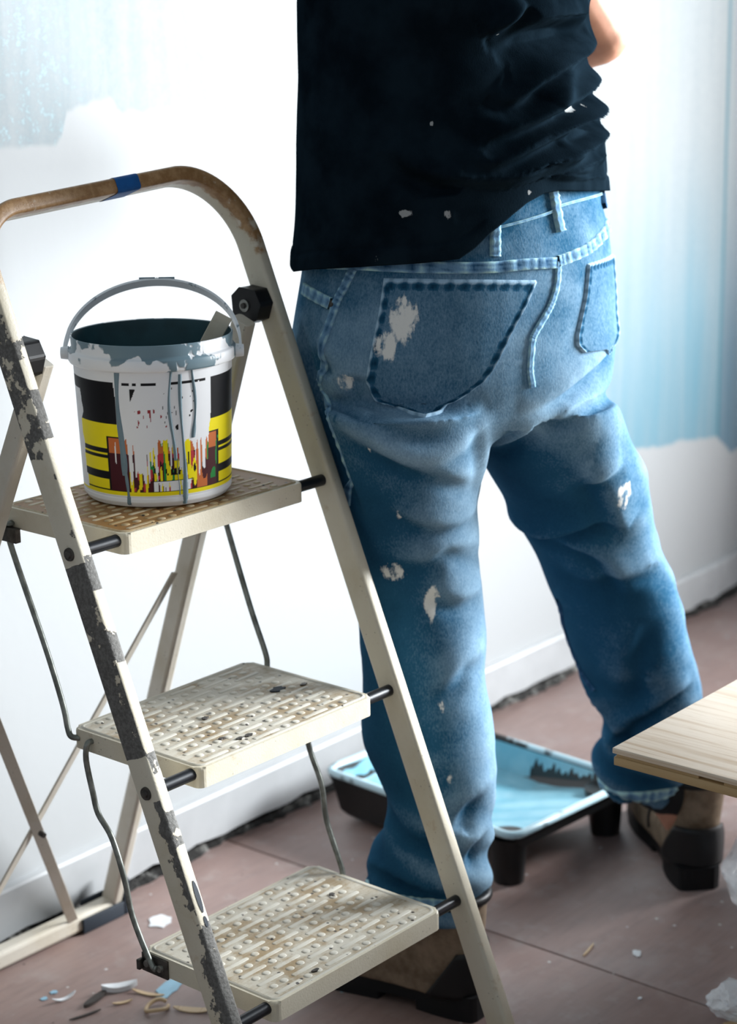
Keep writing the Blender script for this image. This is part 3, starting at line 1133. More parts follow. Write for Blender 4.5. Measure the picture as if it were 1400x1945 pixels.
def ellipsoid(c, rx, ry, rz, n=20):
    c = Vector(c)
    rings = []
    for k in range(11):
        t = -math.pi / 2 + math.pi * k / 10
        s = max(math.cos(t), 0.01)
        rings.append((c + Vector((0, 0, rz * math.sin(t))), Vector((rx * s, 0, 0)), Vector((0, ry * s, 0))))
    return loft(rings, n)


def get_co(me):
    a = np.empty(len(me.vertices) * 3, 'f')
    me.vertices.foreach_get('co', a)
    return a.reshape(-1, 3).astype(float)


def get_no(me):
    a = np.empty(len(me.vertices) * 3, 'f')
    me.vertices.foreach_get('normal', a)
    return a.reshape(-1, 3).astype(float)


def dist_poly(P, pts):
    """distance of each point of P to a polyline"""
    best = np.full(len(P), 1e9)
    for a, b in zip(pts[:-1], pts[1:]):
        a, b = np.array(a, float), np.array(b, float)
        ab = b - a
        t = np.clip(((P - a) @ ab) / max(ab @ ab, 1e-12), 0, 1)
        d = np.linalg.norm(P - (a + t[:, None] * ab), axis=1)
        best = np.minimum(best, d)
    return best


def fold(P, pts, sig):
    """draped fold: a broad slope above the crest, a tight overhang and hollow below it, dying out at both ends"""
    path = np.array(smooth_path(pts, 6))
    seg = np.linalg.norm(np.diff(path, axis=0), axis=1)
    cum = np.concatenate([[0], np.cumsum(seg)]) / seg.sum()
    best = np.full(len(P), 1e9)
    sgn = np.zeros(len(P))
    tt = np.zeros(len(P))
    near = np.min(np.abs(P[:, None, :] - path[None, ::4, :]).sum(2), axis=1) < sig * 14 + 0.03
    Q = P[near]
    b_, s_, t_ = np.full(len(Q), 1e9), np.zeros(len(Q)), np.zeros(len(Q))
    for i in range(len(path) - 1):
        a, ab = path[i], path[i + 1] - path[i]
        t = np.clip(((Q - a) @ ab) / max(ab @ ab, 1e-12), 0, 1)
        df = Q - (a + t[:, None] * ab)
        d = np.linalg.norm(df, axis=1)
        m = d < b_
        b_ = np.where(m, d, b_)
        s_ = np.where(m, np.where(df[:, 2] >= 0, 1.0, -1.0), s_)
        t_ = np.where(m, cum[i] + t * (cum[i + 1] - cum[i]), t_)
    ends = np.clip(np.sin(np.pi * np.clip(t_, 0, 1)), 0, 1) ** 0.6
    up = np.exp(-(b_ / (1.9 * sig)) ** 2)
    dn = np.exp(-(b_ / (0.75 * sig)) ** 2) - 0.75 * (np.exp(-((b_ - 1.5 * sig) / (0.9 * sig)) ** 2))
    k = np.where(s_ > 0, up, dn) * ends
    out = np.zeros(len(P))
    out[near] = k
    return out


_perm = np.random.RandomState(5).rand(64, 64, 64)


def noise3(P):
    i = np.floor(P).astype(int)
    f = P - i
    f = f * f * (3 - 2 * f)
    out = np.zeros(len(P))
    for dx in (0, 1):
        for dy in (0, 1):
            for dz in (0, 1):
                wgt = (f[:, 0] if dx else 1 - f[:, 0]) * (f[:, 1] if dy else 1 - f[:, 1]) * (f[:, 2] if dz else 1 - f[:, 2])
                out += wgt * _perm[(i[:, 0] + dx) % 64, (i[:, 1] + dy) % 64, (i[:, 2] + dz) % 64]
    return out - 0.5


#@@FOLDS_BEGIN
# fold crests of the trousers and the shirt: (points, height, width)
JEAN_FOLDS = [
    ([(1.7151, 1.4577, 0.7886), (1.6888, 1.39, 0.7806), (1.7284, 1.3473, 0.7562), (1.7729, 1.3221, 0.7632), (1.812, 1.3141, 0.7874)], -0.006, 0.01),
    ([(1.6819, 1.43, 0.7768), (1.7034, 1.3874, 0.7483), (1.7365, 1.3539, 0.7332), (1.7688, 1.3339, 0.7381), (1.8011, 1.3246, 0.7503)], 0.004, 0.012),
    ([(1.8486, 1.3, 0.7784), (1.904, 1.2836, 0.7936), (1.9647, 1.2804, 0.8126), (2.0786, 1.3174, 0.8361)], 0.009, 0.011),
    ([(1.9187, 1.3915, 0.7063), (1.873, 1.306, 0.7517), (1.9116, 1.2884, 0.7625), (1.9909, 1.2895, 0.7693), (2.0713, 1.3177, 0.7839)], 0.009, 0.011),
    ([(2.0138, 1.4312, 0.603), (2.0028, 1.3958, 0.5882), (1.9976, 1.345, 0.5943), (2.0139, 1.2944, 0.6122), (2.0522, 1.2768, 0.5965)], 0.014, 0.01),
    ([(1.9519, 1.2852, 0.7016), (1.9991, 1.278, 0.6575), (2.0449, 1.2798, 0.5976)], 0.01, 0.016),
    ([(1.9688, 1.3033, 0.6568), (1.9781, 1.2797, 0.6778), (2.0136, 1.2656, 0.6922)], 0.008, 0.012),
    ([(1.8426, 1.3499, 0.692), (1.7706, 1.3428, 0.7139), (1.7297, 1.3636, 0.7283), (1.6941, 1.3947, 0.7611)], 0.006, 0.012),
    ([(1.848, 1.3593, 0.6577), (1.8078, 1.3562, 0.648), (1.7601, 1.373, 0.6558), (1.7318, 1.3962, 0.6801)], 0.006, 0.011),
    ([(1.8744, 1.377, 0.5939), (1.8038, 1.361, 0.6196), (1.771, 1.382, 0.6078), (1.7503, 1.4123, 0.6106)], 0.006, 0.013),
    ([(1.8743, 1.3734, 0.5486), (1.8245, 1.3692, 0.5488), (1.7896, 1.3814, 0.5683)], 0.007, 0.012),
    ([(1.875, 1.3678, 0.4696), (1.8276, 1.3642, 0.4702), (1.8012, 1.3757, 0.4488), (1.7769, 1.4043, 0.443)], 0.007, 0.014),
    ([(2.0267, 1.3642, 0.5469), (2.0445, 1.3363, 0.5268), (2.0721, 1.2919, 0.5349), (2.1511, 1.2864, 0.5308)], 0.006, 0.014),
    ([(2.105, 1.3031, 0.4549), (2.1228, 1.3289, 0.3877), (2.1555, 1.3483, 0.3153)], 0.007, 0.018),
    ([(2.2131, 1.2792, 0.3506), (2.172, 1.302, 0.3282), (2.1766, 1.3527, 0.2855), (2.2081, 1.4054, 0.2252)], 0.013, 0.009),
    ([(2.1625, 1.4155, 0.3358), (2.1688, 1.3897, 0.302), (2.1841, 1.3656, 0.2727)], 0.009, 0.009),
    ([(2.2502, 1.2839, 0.3164), (2.1947, 1.2989, 0.2998), (2.2068, 1.3626, 0.2435)], 0.008, 0.008),
    ([(1.866, 1.3495, 0.3098), (1.8169, 1.357, 0.2936), (1.8032, 1.3708, 0.2534), (1.8126, 1.3622, 0.2109)], 0.007, 0.013),
    ([(1.7901, 1.4849, 0.1917), (1.773, 1.4292, 0.1926), (1.7837, 1.3807, 0.1815), (1.8128, 1.3545, 0.178)], 0.009, 0.009),
    ([(1.8678, 1.3548, 0.2488), (1.825, 1.3554, 0.236), (1.813, 1.3545, 0.1989)], 0.007, 0.01),
    ([(1.7908, 1.4463, 0.2724), (1.7885, 1.4079, 0.2487), (1.8052, 1.3724, 0.2385)], 0.007, 0.011),
    ([(2.0055, 1.3897, 0.5818), (2.0115, 1.3385, 0.5753), (2.0447, 1.3057, 0.5528), (2.0924, 1.2961, 0.4946)], 0.008, 0.01),
    ([(1.7165, 1.4883, 0.861), (1.7098, 1.4519, 0.8356), (1.7161, 1.4506, 0.7923)], 0.006, 0.014),
    ([(1.8016, 1.3176, 0.7755), (1.8285, 1.335, 0.7314), (1.8499, 1.3553, 0.6802)], 0.006, 0.012),
]
SHIRT_FOLDS = [
    ([(2.055, 1.3492, 1.1832), (1.9204, 1.3125, 1.1529), (1.8545, 1.3198, 1.1247), (1.8365, 1.3281, 1.1368)], 0.017, 0.01),
    ([(2.0622, 1.3474, 1.139), (1.9327, 1.3063, 1.1176), (1.8524, 1.3146, 1.0964), (1.807, 1.3317, 1.0819)], 0.018, 0.011),
    ([(2.0636, 1.3419, 1.1074), (1.9033, 1.3003, 1.0848), (1.8212, 1.3207, 1.0613), (1.7957, 1.3362, 1.0712)], 0.018, 0.011),
    ([(2.0631, 1.3302, 1.0755), (1.9056, 1.2945, 1.0557), (1.8321, 1.3142, 1.0423), (1.7751, 1.351, 1.0454), (1.7505, 1.3791, 1.0615), (1.7418, 1.3975, 1.0812)], 0.016, 0.012),
    ([(2.0586, 1.3231, 1.0484), (1.9125, 1.2919, 1.0377), (1.8362, 1.3101, 1.026), (1.7827, 1.3425, 1.0206)], 0.015, 0.011),
    ([(2.0479, 1.3159, 1.0249), (1.9274, 1.2875, 1.026), (1.8823, 1.2924, 1.0193)], 0.01, 0.008),
    ([(2.0144, 1.3261, 1.2105), (1.8915, 1.3143, 1.2082), (1.8365, 1.3317, 1.1874)], 0.015, 0.013),
    ([(1.8693, 1.3164, 1.2284), (1.8473, 1.3254, 1.2066), (1.8249, 1.336, 1.195)], 0.012, 0.01),
    ([(2.0598, 1.3533, 1.1659), (1.9577, 1.3128, 1.1453), (1.9028, 1.3073, 1.1136)], 0.008, 0.009),
    ([(2.0544, 1.3323, 1.0945), (1.9626, 1.301, 1.0895), (1.9164, 1.2948, 1.0695)], 0.008, 0.008),
]
SEAMS = {
    'pockets': [('back_pocket', [(1.7355, 1.4039, 0.9334), (1.7273, 1.4055, 0.8943), (1.7196, 1.409, 0.8602), (1.7161, 1.4153, 0.8201), (1.7225, 1.4088, 0.7969), (1.7337, 1.3809, 0.7869), (1.7329, 1.3453, 0.7831)], [(1.8761, 1.2931, 0.9225), (1.8579, 1.2955, 0.8948), (1.8345, 1.3005, 0.8648), (1.8128, 1.3081, 0.829), (1.8024, 1.3137, 0.8162), (1.7759, 1.3352, 0.7948), (1.7329, 1.3453, 0.7831)]), ('back_pocket', [(1.9677, 1.2878, 0.9303), (1.9553, 1.2834, 0.8937), (1.9334, 1.28, 0.8522), (1.9327, 1.2794, 0.8407), (1.945, 1.2793, 0.8283), (1.9783, 1.2822, 0.8247)], [(2.075, 1.3231, 0.9271), (2.077, 1.3192, 0.8762), (2.0523, 1.3034, 0.8361), (2.0292, 1.2944, 0.8245), (2.012, 1.2892, 0.8219), (1.9783, 1.2822, 0.8247)])],
    'ribbons': [
        ('seam', [(1.9097, 1.289, 0.939), (1.904, 1.287, 0.914), (1.894, 1.2872, 0.8942), (1.8827, 1.288, 0.8813), (1.8661, 1.2902, 0.8635), (1.8606, 1.2906, 0.8535), (1.857, 1.2908, 0.8238), (1.8606, 1.291, 0.8019)], 0.008, 0.001, 'denim_seam', 0.4, 0.3),
        ('yoke_seam', [(1.7394, 1.5056, 0.9408), (1.7291, 1.4392, 0.946), (1.7577, 1.3679, 0.9447), (1.8151, 1.3192, 0.9415), (1.8618, 1.2992, 0.941), (1.906, 1.2893, 0.9382)], 0.013, 0.0015, 'denim_seam', 0.3, 0.6),
        ('yoke_seam', [(1.9098, 1.289, 0.9396), (1.9348, 1.2878, 0.9421), (1.9751, 1.2907, 0.947), (2.026, 1.3042, 0.9564), (2.0786, 1.3327, 0.963)], 0.013, 0.0015, 'denim_seam', 0.4, 0.6),
        ('belt_loop', [(1.833, 1.322, 0.9966), (1.8281, 1.3192, 0.974), (1.8241, 1.3163, 0.953)], 0.012, 0.0035, 'denim_seam', 0.5, 0.3),
        ('belt_loop', [(1.9174, 1.3043, 1.0177), (1.918, 1.2995, 0.9983), (1.9202, 1.2942, 0.9716)], 0.012, 0.0035, 'denim_seam', 0.5, 0.3),
        ('belt_loop', [(2.0688, 1.3363, 1.0), (2.0584, 1.3264, 0.9847)], 0.012, 0.004, 'denim_dark', 0.2, 0.1),
        ('waistband_seam', [(1.8213, 1.3244, 0.9802), (1.8362, 1.3179, 0.9837), (1.8713, 1.3061, 0.989), (1.909, 1.2998, 0.9945), (1.9271, 1.2992, 0.9998), (1.9844, 1.3034, 1.0019), (2.0659, 1.3341, 0.9987)], 0.003, 0.001, 'denim_seam', 0.6, 0.2),
        ('side_seam', [(1.7282, 1.4402, 0.9414), (1.7242, 1.4503, 0.9204), (1.7209, 1.4595, 0.9022), (1.7135, 1.4683, 0.8634), (1.7119, 1.4751, 0.8267), (1.719, 1.4836, 0.7964), (1.6851, 1.4527, 0.7793), (1.698, 1.4561, 0.7461), (1.7119, 1.4571, 0.7062), (1.73, 1.4615, 0.6641)], 0.01, 0.0012, 'denim_seam', 0.2, 0.4),
        ('pocket_edge', [(1.7474, 1.531, 0.9087), (1.7293, 1.4979, 0.9054), (1.7211, 1.4683, 0.9001)], 0.014, 0.0015, 'denim_seam', 0.5, 0.4),
        ('inseam', [(2.0834, 1.4017, 0.47), (2.1255, 1.417, 0.4126), (2.1486, 1.4109, 0.3594), (2.1509, 1.3869, 0.3304)], 0.006, 0.001, 'denim_dark', 0.1, 0.3),
        ('hem', [(1.7907, 1.4887, 0.1531), (1.7597, 1.4356, 0.1635), (1.7658, 1.3994, 0.1654), (1.7973, 1.367, 0.1608), (1.8512, 1.3549, 0.1455)], 0.016, 0.0018, 'denim_seam', 0.55, 0.5),
        ('hem', [(2.2589, 1.4457, 0.1483), (2.2194, 1.3942, 0.158), (2.2361, 1.3537, 0.1573), (2.2856, 1.3414, 0.1531)], 0.016, 0.0018, 'denim_seam', 0.65, 0.6),
    ],
    'rivets': [('rivet', (1.721, 1.4667, 0.9003))],
    'splats': [((1.7401, 1.377, 0.8835), (0.022, 0.022, 0.035)), ((1.7266, 1.3928, 0.8602), (0.018, 0.018, 0.022)), ((1.7118, 1.4402, 0.8143), (0.016, 0.016, 0.018)), ((2.0238, 1.2712, 0.6468), (0.018, 0.018, 0.03)), ((1.7425, 1.392, 0.6598), (0.006, 0.006, 0.03)), ((1.7586, 1.4154, 0.5858), (0.02, 0.02, 0.02)), ((1.7938, 1.3848, 0.5472), (0.014, 0.014, 0.03)), ((1.7952, 1.3754, 0.4142), (0.012, 0.012, 0.012)), ((1.8007, 1.3645, 0.3244), (0.006, 0.006, 0.012)), ((1.6847, 1.4479, 0.774), (0.006, 0.006, 0.02)), ((1.702, 1.4016, 0.7406), (0.005, 0.005, 0.03))],
    'shirt_splats': [((1.7765, 1.3452, 1.0021), (0.007, 0.007, 0.008)), ((1.7236, 1.4036, 0.957), (0.006, 0.006, 0.006)), ((1.8657, 1.2966, 1.0212), (0.006, 0.006, 0.005)), ((1.9516, 1.3046, 1.1077), (0.014, 0.014, 0.008)), ((1.8454, 1.3275, 1.1927), (0.004, 0.004, 0.008)), ((1.7723, 1.3629, 1.1001), (0.003, 0.003, 0.004)), ((1.9838, 1.308, 1.1027), (0.01, 0.01, 0.01)), ((1.7457, 1.3797, 1.0048), (0.01, 0.01, 0.006))],
}
#@@FOLDS_END

PELVIS = [(1.0212, 1.939, 1.4523, 0.1687), (0.9839, 1.9389, 1.4525, 0.1757), (0.9526, 1.9398, 1.4514, 0.1829), (0.921, 1.9395, 1.4517, 0.187), (0.8829, 1.9382, 1.4533, 0.1922), (0.8445, 1.9369, 1.4549, 0.1974), (0.8057, 1.938, 1.4536, 0.1963), (0.7665, 1.9404, 1.4507, 0.184), (0.740, 1.9448, 1.4454, 0.160), (0.715, 1.9509, 1.450, 0.09)]
LEFT_LEG = [(0.7832, 1.7857, 1.426, 0.1092), (0.7566, 1.7935, 1.4287, 0.1038), (0.723, 1.8016, 1.4341, 0.0985), (0.6889, 1.8085, 1.4409, 0.0924), (0.6548, 1.8163, 1.4432, 0.0865), (0.6202, 1.8246, 1.445, 0.0836), (0.5852, 1.833, 1.4465, 0.081), (0.5498, 1.8415, 1.448, 0.0784), (0.5168, 1.8433, 1.4437, 0.077), (0.4835, 1.8448, 1.4396, 0.0753), (0.4501, 1.8453, 1.4367, 0.0746), (0.4166, 1.8452, 1.4346, 0.0754), (0.3828, 1.8452, 1.4324, 0.0776), (0.3488, 1.8447, 1.4308, 0.0804), (0.3248, 1.8463, 1.4273, 0.078), (0.3007, 1.8487, 1.4228, 0.0736), (0.2765, 1.8503, 1.4193, 0.0692), (0.2523, 1.851, 1.4168, 0.0654), (0.2176, 1.8452, 1.4217, 0.0689), (0.1828, 1.8389, 1.4272, 0.0757), (0.1547, 1.8368, 1.4279, 0.0775), (0.1369, 1.8366, 1.4272, 0.077)]
RIGHT_LEG = [(0.7612, 1.9711, 1.3427, 0.0799), (0.7305, 1.9898, 1.3537, 0.0885), (0.6913, 2.0163, 1.3636, 0.0962), (0.6509, 2.0488, 1.3663, 0.097), (0.6122, 2.0707, 1.3666, 0.091), (0.5727, 2.0928, 1.3667, 0.0856), (0.5325, 2.1178, 1.3632, 0.0824), (0.4915, 2.1432, 1.3592, 0.0816), (0.4498, 2.1661, 1.3584, 0.0811), (0.4074, 2.1866, 1.3603, 0.0794), (0.3643, 2.2073, 1.3621, 0.0792), (0.3204, 2.2281, 1.3637, 0.0797), (0.2847, 2.2471, 1.3621, 0.0731), (0.2486, 2.2621, 1.3655, 0.0635), (0.2122, 2.2673, 1.3806, 0.0641), (0.1753, 2.2743, 1.3936, 0.0631), (0.1472, 2.2851, 1.3966, 0.0542), (0.1296, 2.2922, 1.3933, 0.0436)]
TORSO = [(1.3787, 1.9362, 1.4558, 0.1562), (1.3327, 1.9341, 1.4583, 0.166), (1.2804, 1.9324, 1.4604, 0.1694), (1.2274, 1.9313, 1.4618, 0.1719), (1.1918, 1.9294, 1.4641, 0.1693), (1.1709, 1.9283, 1.4653, 0.1675), (1.1438, 1.9304, 1.4629, 0.1708), (1.1195, 1.9312, 1.4618, 0.1734), (1.0952, 1.9329, 1.4597, 0.1773), (1.0707, 1.935, 1.4572, 0.1818), (1.0461, 1.9351, 1.4571, 0.1826), (1.0089, 1.9354, 1.4567, 0.1846), (0.9715, 1.9359, 1.4561, 0.1869), (0.9464, 1.9364, 1.4555, 0.189), (0.9274, 1.937, 1.4548, 0.1909)]

MAN = empty('person', (1.94, 1.44, 0), 0)
tag(MAN, 'person in black t-shirt and paint-spattered blue jeans standing with back turned, facing the wall', 'person')
MAN_INV = Matrix.Translation((-1.94, -1.44, 0))


def man_link(name, me, mat, parent=None):
    """meshes are modelled in room coordinates; keep them there under the person's base"""
    o = link(name, me, mat, parent or MAN)
    o.matrix_parent_inverse = MAN_INV if parent is None else Matrix.Identity(4)
    return o


# ---- denim
def denim(name, light=(0.34, 0.50, 0.64), mid=(0.020, 0.088, 0.165), dark=(0.0015, 0.018, 0.045), splat=True):
    g = NT(name)
    wear_and_light = g.attr('wear_and_light')
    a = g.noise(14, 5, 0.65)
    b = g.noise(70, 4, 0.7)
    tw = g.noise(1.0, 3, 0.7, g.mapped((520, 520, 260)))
    v = g.math('ADD', wear_and_light, g.math('MULTIPLY', g.math('SUBTRACT', a, 0.5), 0.35))
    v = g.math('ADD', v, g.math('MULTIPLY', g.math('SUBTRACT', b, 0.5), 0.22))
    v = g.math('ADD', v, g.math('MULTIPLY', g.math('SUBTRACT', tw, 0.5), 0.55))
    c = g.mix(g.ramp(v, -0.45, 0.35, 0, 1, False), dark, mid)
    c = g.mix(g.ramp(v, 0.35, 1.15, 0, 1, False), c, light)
    if splat:
        # flecks and smears of dried paint, mostly on the left leg
        pv = g.attr('paint')
        st = g.noise(1.0, 4, 0.7, g.mapped((90, 90, 24)))
        st2 = g.noise(48, 5, 0.7)
        pm = g.ramp(g.math('ADD', g.math('MULTIPLY', pv, 0.5), g.math('ADD', g.math('MULTIPLY', st, 0.55), g.math('MULTIPLY', st2, 0.45))), 0.80, 0.90)
        c = g.mix(g.math('MULTIPLY', pm, 0.82), c, (0.85, 0.84, 0.79))
    g.out(c, 0.95, 0, 0.02)
    g.bump(g.math('ADD', tw, g.math('MULTIPLY', b, 0.5)), 0.35, 0.0012)
    return g.m


M['denim'] = denim('faded_denim')
M['denim_seam'] = denim('denim_seam', (0.46, 0.70, 0.68), (0.16, 0.30, 0.45), (0.02, 0.07, 0.15), False)
M['denim_dark'] = denim('dark_denim_stitch', (0.2, 0.33, 0.48), (0.05, 0.13, 0.25), (0.008, 0.03, 0.08), False)  # darker denim for one belt loop and the inseam
M['thread'] = plain('tan_thread', (0.42, 0.33, 0.22), 0.8)


def build_jeans():
    E_ = 0.001
    pel = [hring(x, y, z, 1.15 * w_ + E_, 0.885 * w_ + E_) for z, x, y, w_ in PELVIS]
    ll = [hring(x, y, z, 0.98 * w_ + E_, 1.02 * w_ + E_) for z, x, y, w_ in LEFT_LEG]
    rl = [hring(x, y, z, 0.98 * w_ + E_, 1.02 * w_ + E_) for z, x, y, w_ in RIGHT_LEG]
    z0, x0, y0, w0 = LEFT_LEG[-1]
    ll.append(hring(x0, y0, z0 - 0.012, w0 * .96, w0))
    # seat: two soft cheeks pushed out of the back
    me = remeshed([loft(pel), loft(ll), loft(rl)], 0.0052, 9)
    P, N = get_co(me), get_no(me)
    wear_and_light = np.full(len(P), 0.42)
    wear_and_light += 0.20 * np.exp(-((P[:, 2] - 0.82) / 0.10) ** 2) * (N[:, 1] < 0.2)
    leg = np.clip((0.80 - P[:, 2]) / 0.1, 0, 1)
    # rubbed legs, with the window light painted in: paler facing it, darker facing away
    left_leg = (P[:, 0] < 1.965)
    wear_and_light += leg * np.where(left_leg, 0.45 * np.clip(N[:, 0] * 0.6 - N[:, 1] * 0.55, -0.55, 1) + 0.02, 0.30 * np.clip(N[:, 0] * 0.8 - N[:, 1] * 0.2, -0.6, 1) + 0.0)
    paint = np.full(len(P), 0.0)
    disp = np.zeros(len(P))
    # cloth relief
    tilt = P @ np.array([[0.9, 0.1, 0.35], [0.0, 1.0, 0.0], [-0.35, 0.2, 0.94]])
    disp += 0.0065 * noise3(tilt * np.array([9, 9, 17])) * np.clip((0.80 - P[:, 2]) / 0.12, 0.15, 1)
    disp += 0.0035 * noise3(tilt * np.array([20, 20, 42]) + 7) * np.clip((0.80 - P[:, 2]) / 0.12, 0.15, 1)
    wear_and_light += 0.25 * noise3(tilt * np.array([20, 20, 42]) + 7)
    # bunched cloth above the hems
    for (cx, cy, zt_) in ((1.842, 1.425, 0.30), (2.28, 1.385, 0.30)):
        near = np.exp(-(((P[:, 0] - cx) ** 2 + (P[:, 1] - cy) ** 2) / 0.16 ** 2)) * np.clip((zt_ - P[:, 2]) / 0.08, 0, 1)
        ph = P[:, 2] * 105 + 3.0 * np.arctan2(P[:, 1] - cy, P[:, 0] - cx)
        disp += near * (0.0055 * np.sin(ph) + 0.006 * noise3(P * np.array([16, 16, 34])))
        wear_and_light += near * 0.25 * np.sin(ph)
    for pts, amp, sig in JEAN_FOLDS:
        k = fold(P, pts, sig)
        disp += amp * k
        wear_and_light += np.sign(amp) * 0.16 * k
    # paint: spatters down the left outer leg
    lx = np.exp(-((P[:, 0] - 1.80) / 0.09) ** 2)
    paint += 0.44 * lx * np.exp(-((P[:, 2] - 0.52) / 0.20) ** 2) - 0.10
    for c_, r_ in SEAMS.get('splats', []):
        d = np.linalg.norm((P - np.array(c_)) / np.array(r_), axis=1)
        paint = np.maximum(paint, 0.75 * np.clip(1.5 - d, 0, 1))
    P2 = P + N * disp[:, None]
    # the cloth is pressed in where the hip leans on the ladder rail
    v_ = SL * (P2[:, 2] - 0.47) + 0.017
    x_lim = 1.3871 + 0.3375 + 0.0192 * v_ + 0.008
    off_y = np.abs(P2[:, 1] - (1.3746 + v_ - 0.0065))
    x_lim = x_lim - np.clip(off_y - 0.026, 0, 1) * 1.2
    touch = (P2[:, 0] < x_lim) & (P2[:, 2] < 1.05) & (P2[:, 0] > 1.6)
    P2[:, 0] = np.where(touch, x_lim, P2[:, 0])
    me.vertices.foreach_set('co', P2.astype('f').ravel())
    me.update()
    a = me.attributes.new('wear_and_light', 'FLOAT', 'POINT')
    a.data.foreach_set('value', wear_and_light.astype('f'))
    a = me.attributes.new('paint', 'FLOAT', 'POINT')
    a.data.foreach_set('value', paint.astype('f'))
    # open the legs at the hems
    bm = bmesh.new()
    bm.from_mesh(me)
    kill = [f for f in bm.faces if f.normal.z < -0.75 and f.calc_center_median().z < 0.15]
    bmesh.ops.delete(bm, geom=kill, context='FACES')
    bm.to_mesh(me)
    bm.free()
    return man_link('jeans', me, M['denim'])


JEANS = build_jeans()
JBVH = BVHTree.FromPolygons([v.co.copy() for v in JEANS.data.vertices], [list(p.vertices) for p in JEANS.data.polygons])


def on_jeans(p, lift):
    loc, nor, idx, d = JBVH.find_nearest(Vector(p))
    return loc + nor * lift, nor


def add_const_attr(me, name, val):
    a = me.attributes.new(name, 'FLOAT', 'POINT')
    vals = val if hasattr(val, '__len__') else [val] * len(me.vertices)
    a.data.foreach_set('value', vals)


def ribbon(name, pts, width, lift, mat, parent, thick=0.0018, wear_and_light=0.6, per=8, pucker=0.0):
    """a sewn strip that follows the cloth"""
    path = smooth_path(pts, per)
    V, F, W_ = [], [], []
    prof = [(-1, -0.0015), (-0.92, 1), (-0.4, 0.75), (0, 0.85), (0.4, 0.75), (0.92, 1), (1, -0.0015)]
    n = len(prof)
    for i, p in enumerate(path):
        t = Vector(path[min(i + 1, len(path) - 1)]) - Vector(path[max(i - 1, 0)])
        c, nor = on_jeans(p, 0)
        sd = t.cross(nor).normalized()
        for q, h in prof:
            s_, n_ = on_jeans(c + sd * (q * width / 2), 0)
            hh = lift + thick * h if h > 0 else -0.001
            pk = 1 + 0.6 * pucker * math.sin(i * 2.1 + 2 * math.sin(i * 0.37))
            V.append(s_ + n_ * hh * pk)
            W_.append(wear_and_light + (0.30 if abs(q) > 0.8 else -0.25) + pucker * (0.7 * math.sin(i * 2.1 + 2 * math.sin(i * 0.37)) + random.uniform(-.5, .5)))
    for i in range(len(path) - 1):
        for k in range(n - 1):
            F.append((i * n + k, i * n + k + 1, (i + 1) * n + k + 1, (i + 1) * n + k))
    me = mesh_from(name, V, F, True)
    add_const_attr(me, 'wear_and_light', W_)
    return man_link(name, me, mat, parent)


def pocket(name, left, right, lift=0.0022, nu=56, nv=56):
    """patch pocket between two edge polylines that meet at the bottom point"""
    def along(poly, t):
        seg = [0]
        for a, b in zip(poly[:-1], poly[1:]):
            seg.append(seg[-1] + (Vector(b) - Vector(a)).length)
        d = t * seg[-1]
        for i in range(len(poly) - 1):
            if d <= seg[i + 1] or i == len(poly) - 2:
                f_ = (d - seg[i]) / max(seg[i + 1] - seg[i], 1e-9)
                return Vector(poly[i]).lerp(Vector(poly[i + 1]), f_)
    V, F, W_ = [], [], []
    for i in range(nv + 1):
        t = i / nv
        a, b = along(left, t), along(right, t)
        for k in range(nu + 1):
            s_ = k / nu
            p, nor = on_jeans(a.lerp(b, s_), 0)
            wid = max((b - a).length, 1e-4)
            e = min(s_ * wid, (1 - s_) * wid)
            e_top = t * 0.17
            e_all = min(e, e_top)
            if i == 0 or k == 0 or k == nu or i == nv:
                h = -0.001
            else:
                h = lift + 0.0016 * math.exp(-((e_all - 0.002) / 0.0028) ** 2) - 0.0006 * math.exp(-((e_all - 0.0075) / 0.002) ** 2)
            V.append(p + nor * h)
            puck = 0.35 * math.sin((i * 1.4) if e < e_top else (k * 1.3)) if e_all < 0.011 else 0
            W_.append(0.50 + (0.6 if e_all < 0.0035 else 0) - (0.35 if 0.004 <= e_all < 0.011 else 0) + puck)
    for i in range(nv):
        for k in range(nu):
            F.append((i * (nu + 1) + k, i * (nu + 1) + k + 1, (i + 1) * (nu + 1) + k + 1, (i + 1) * (nu + 1) + k))
    me = mesh_from(name, V, F, True)
    add_const_attr(me, 'wear_and_light', W_)
    P = get_co(me)
    pt = np.full(len(P), -0.1)
    for c_, r_ in SEAMS.get('splats', []):
        d = np.linalg.norm((P - np.array(c_)) / np.array(r_), axis=1)
        pt = np.maximum(pt, 0.8 * np.clip(1.5 - d, 0, 1))
    add_const_attr(me, 'paint', pt.astype('f'))
    return man_link(name, me, M['denim'], JEANS)


if SEAMS:
    for nm, l_, r_ in SEAMS['pockets']:
        pocket(nm, l_, r_)
    for nm, pts, wd, lf, mt, wr_, pk in SEAMS['ribbons']:
        ribbon(nm, pts, wd, lf, M[mt], JEANS, wear_and_light=wr_, pucker=pk)
    for nm, p in SEAMS['rivets']:
        c, nor = on_jeans(p, 0)
        MBr = MB().cyl(c - nor * 0.001, c + nor * 0.003, 0.0052, 0.0040, 14)
        o = MBr.build(nm, M['dark_steel'], JEANS)

# ---- t-shirt
HEM = [(0, 0.985), (90, 0.945), (151.0, 0.928), (168.9, 0.938), (185.4, 0.944), (198.2, 0.948), (213.1, 0.951), (225.4, 0.954), (230.9, 0.965), (236.5, 0.981), (244.2, 0.997),
       (250.4, 1.0095), (256.9, 1.0175), (264.1, 1.0188), (278.7, 1.0131), (310.3, 1.0017), (340, 0.992), (360, 0.985)]


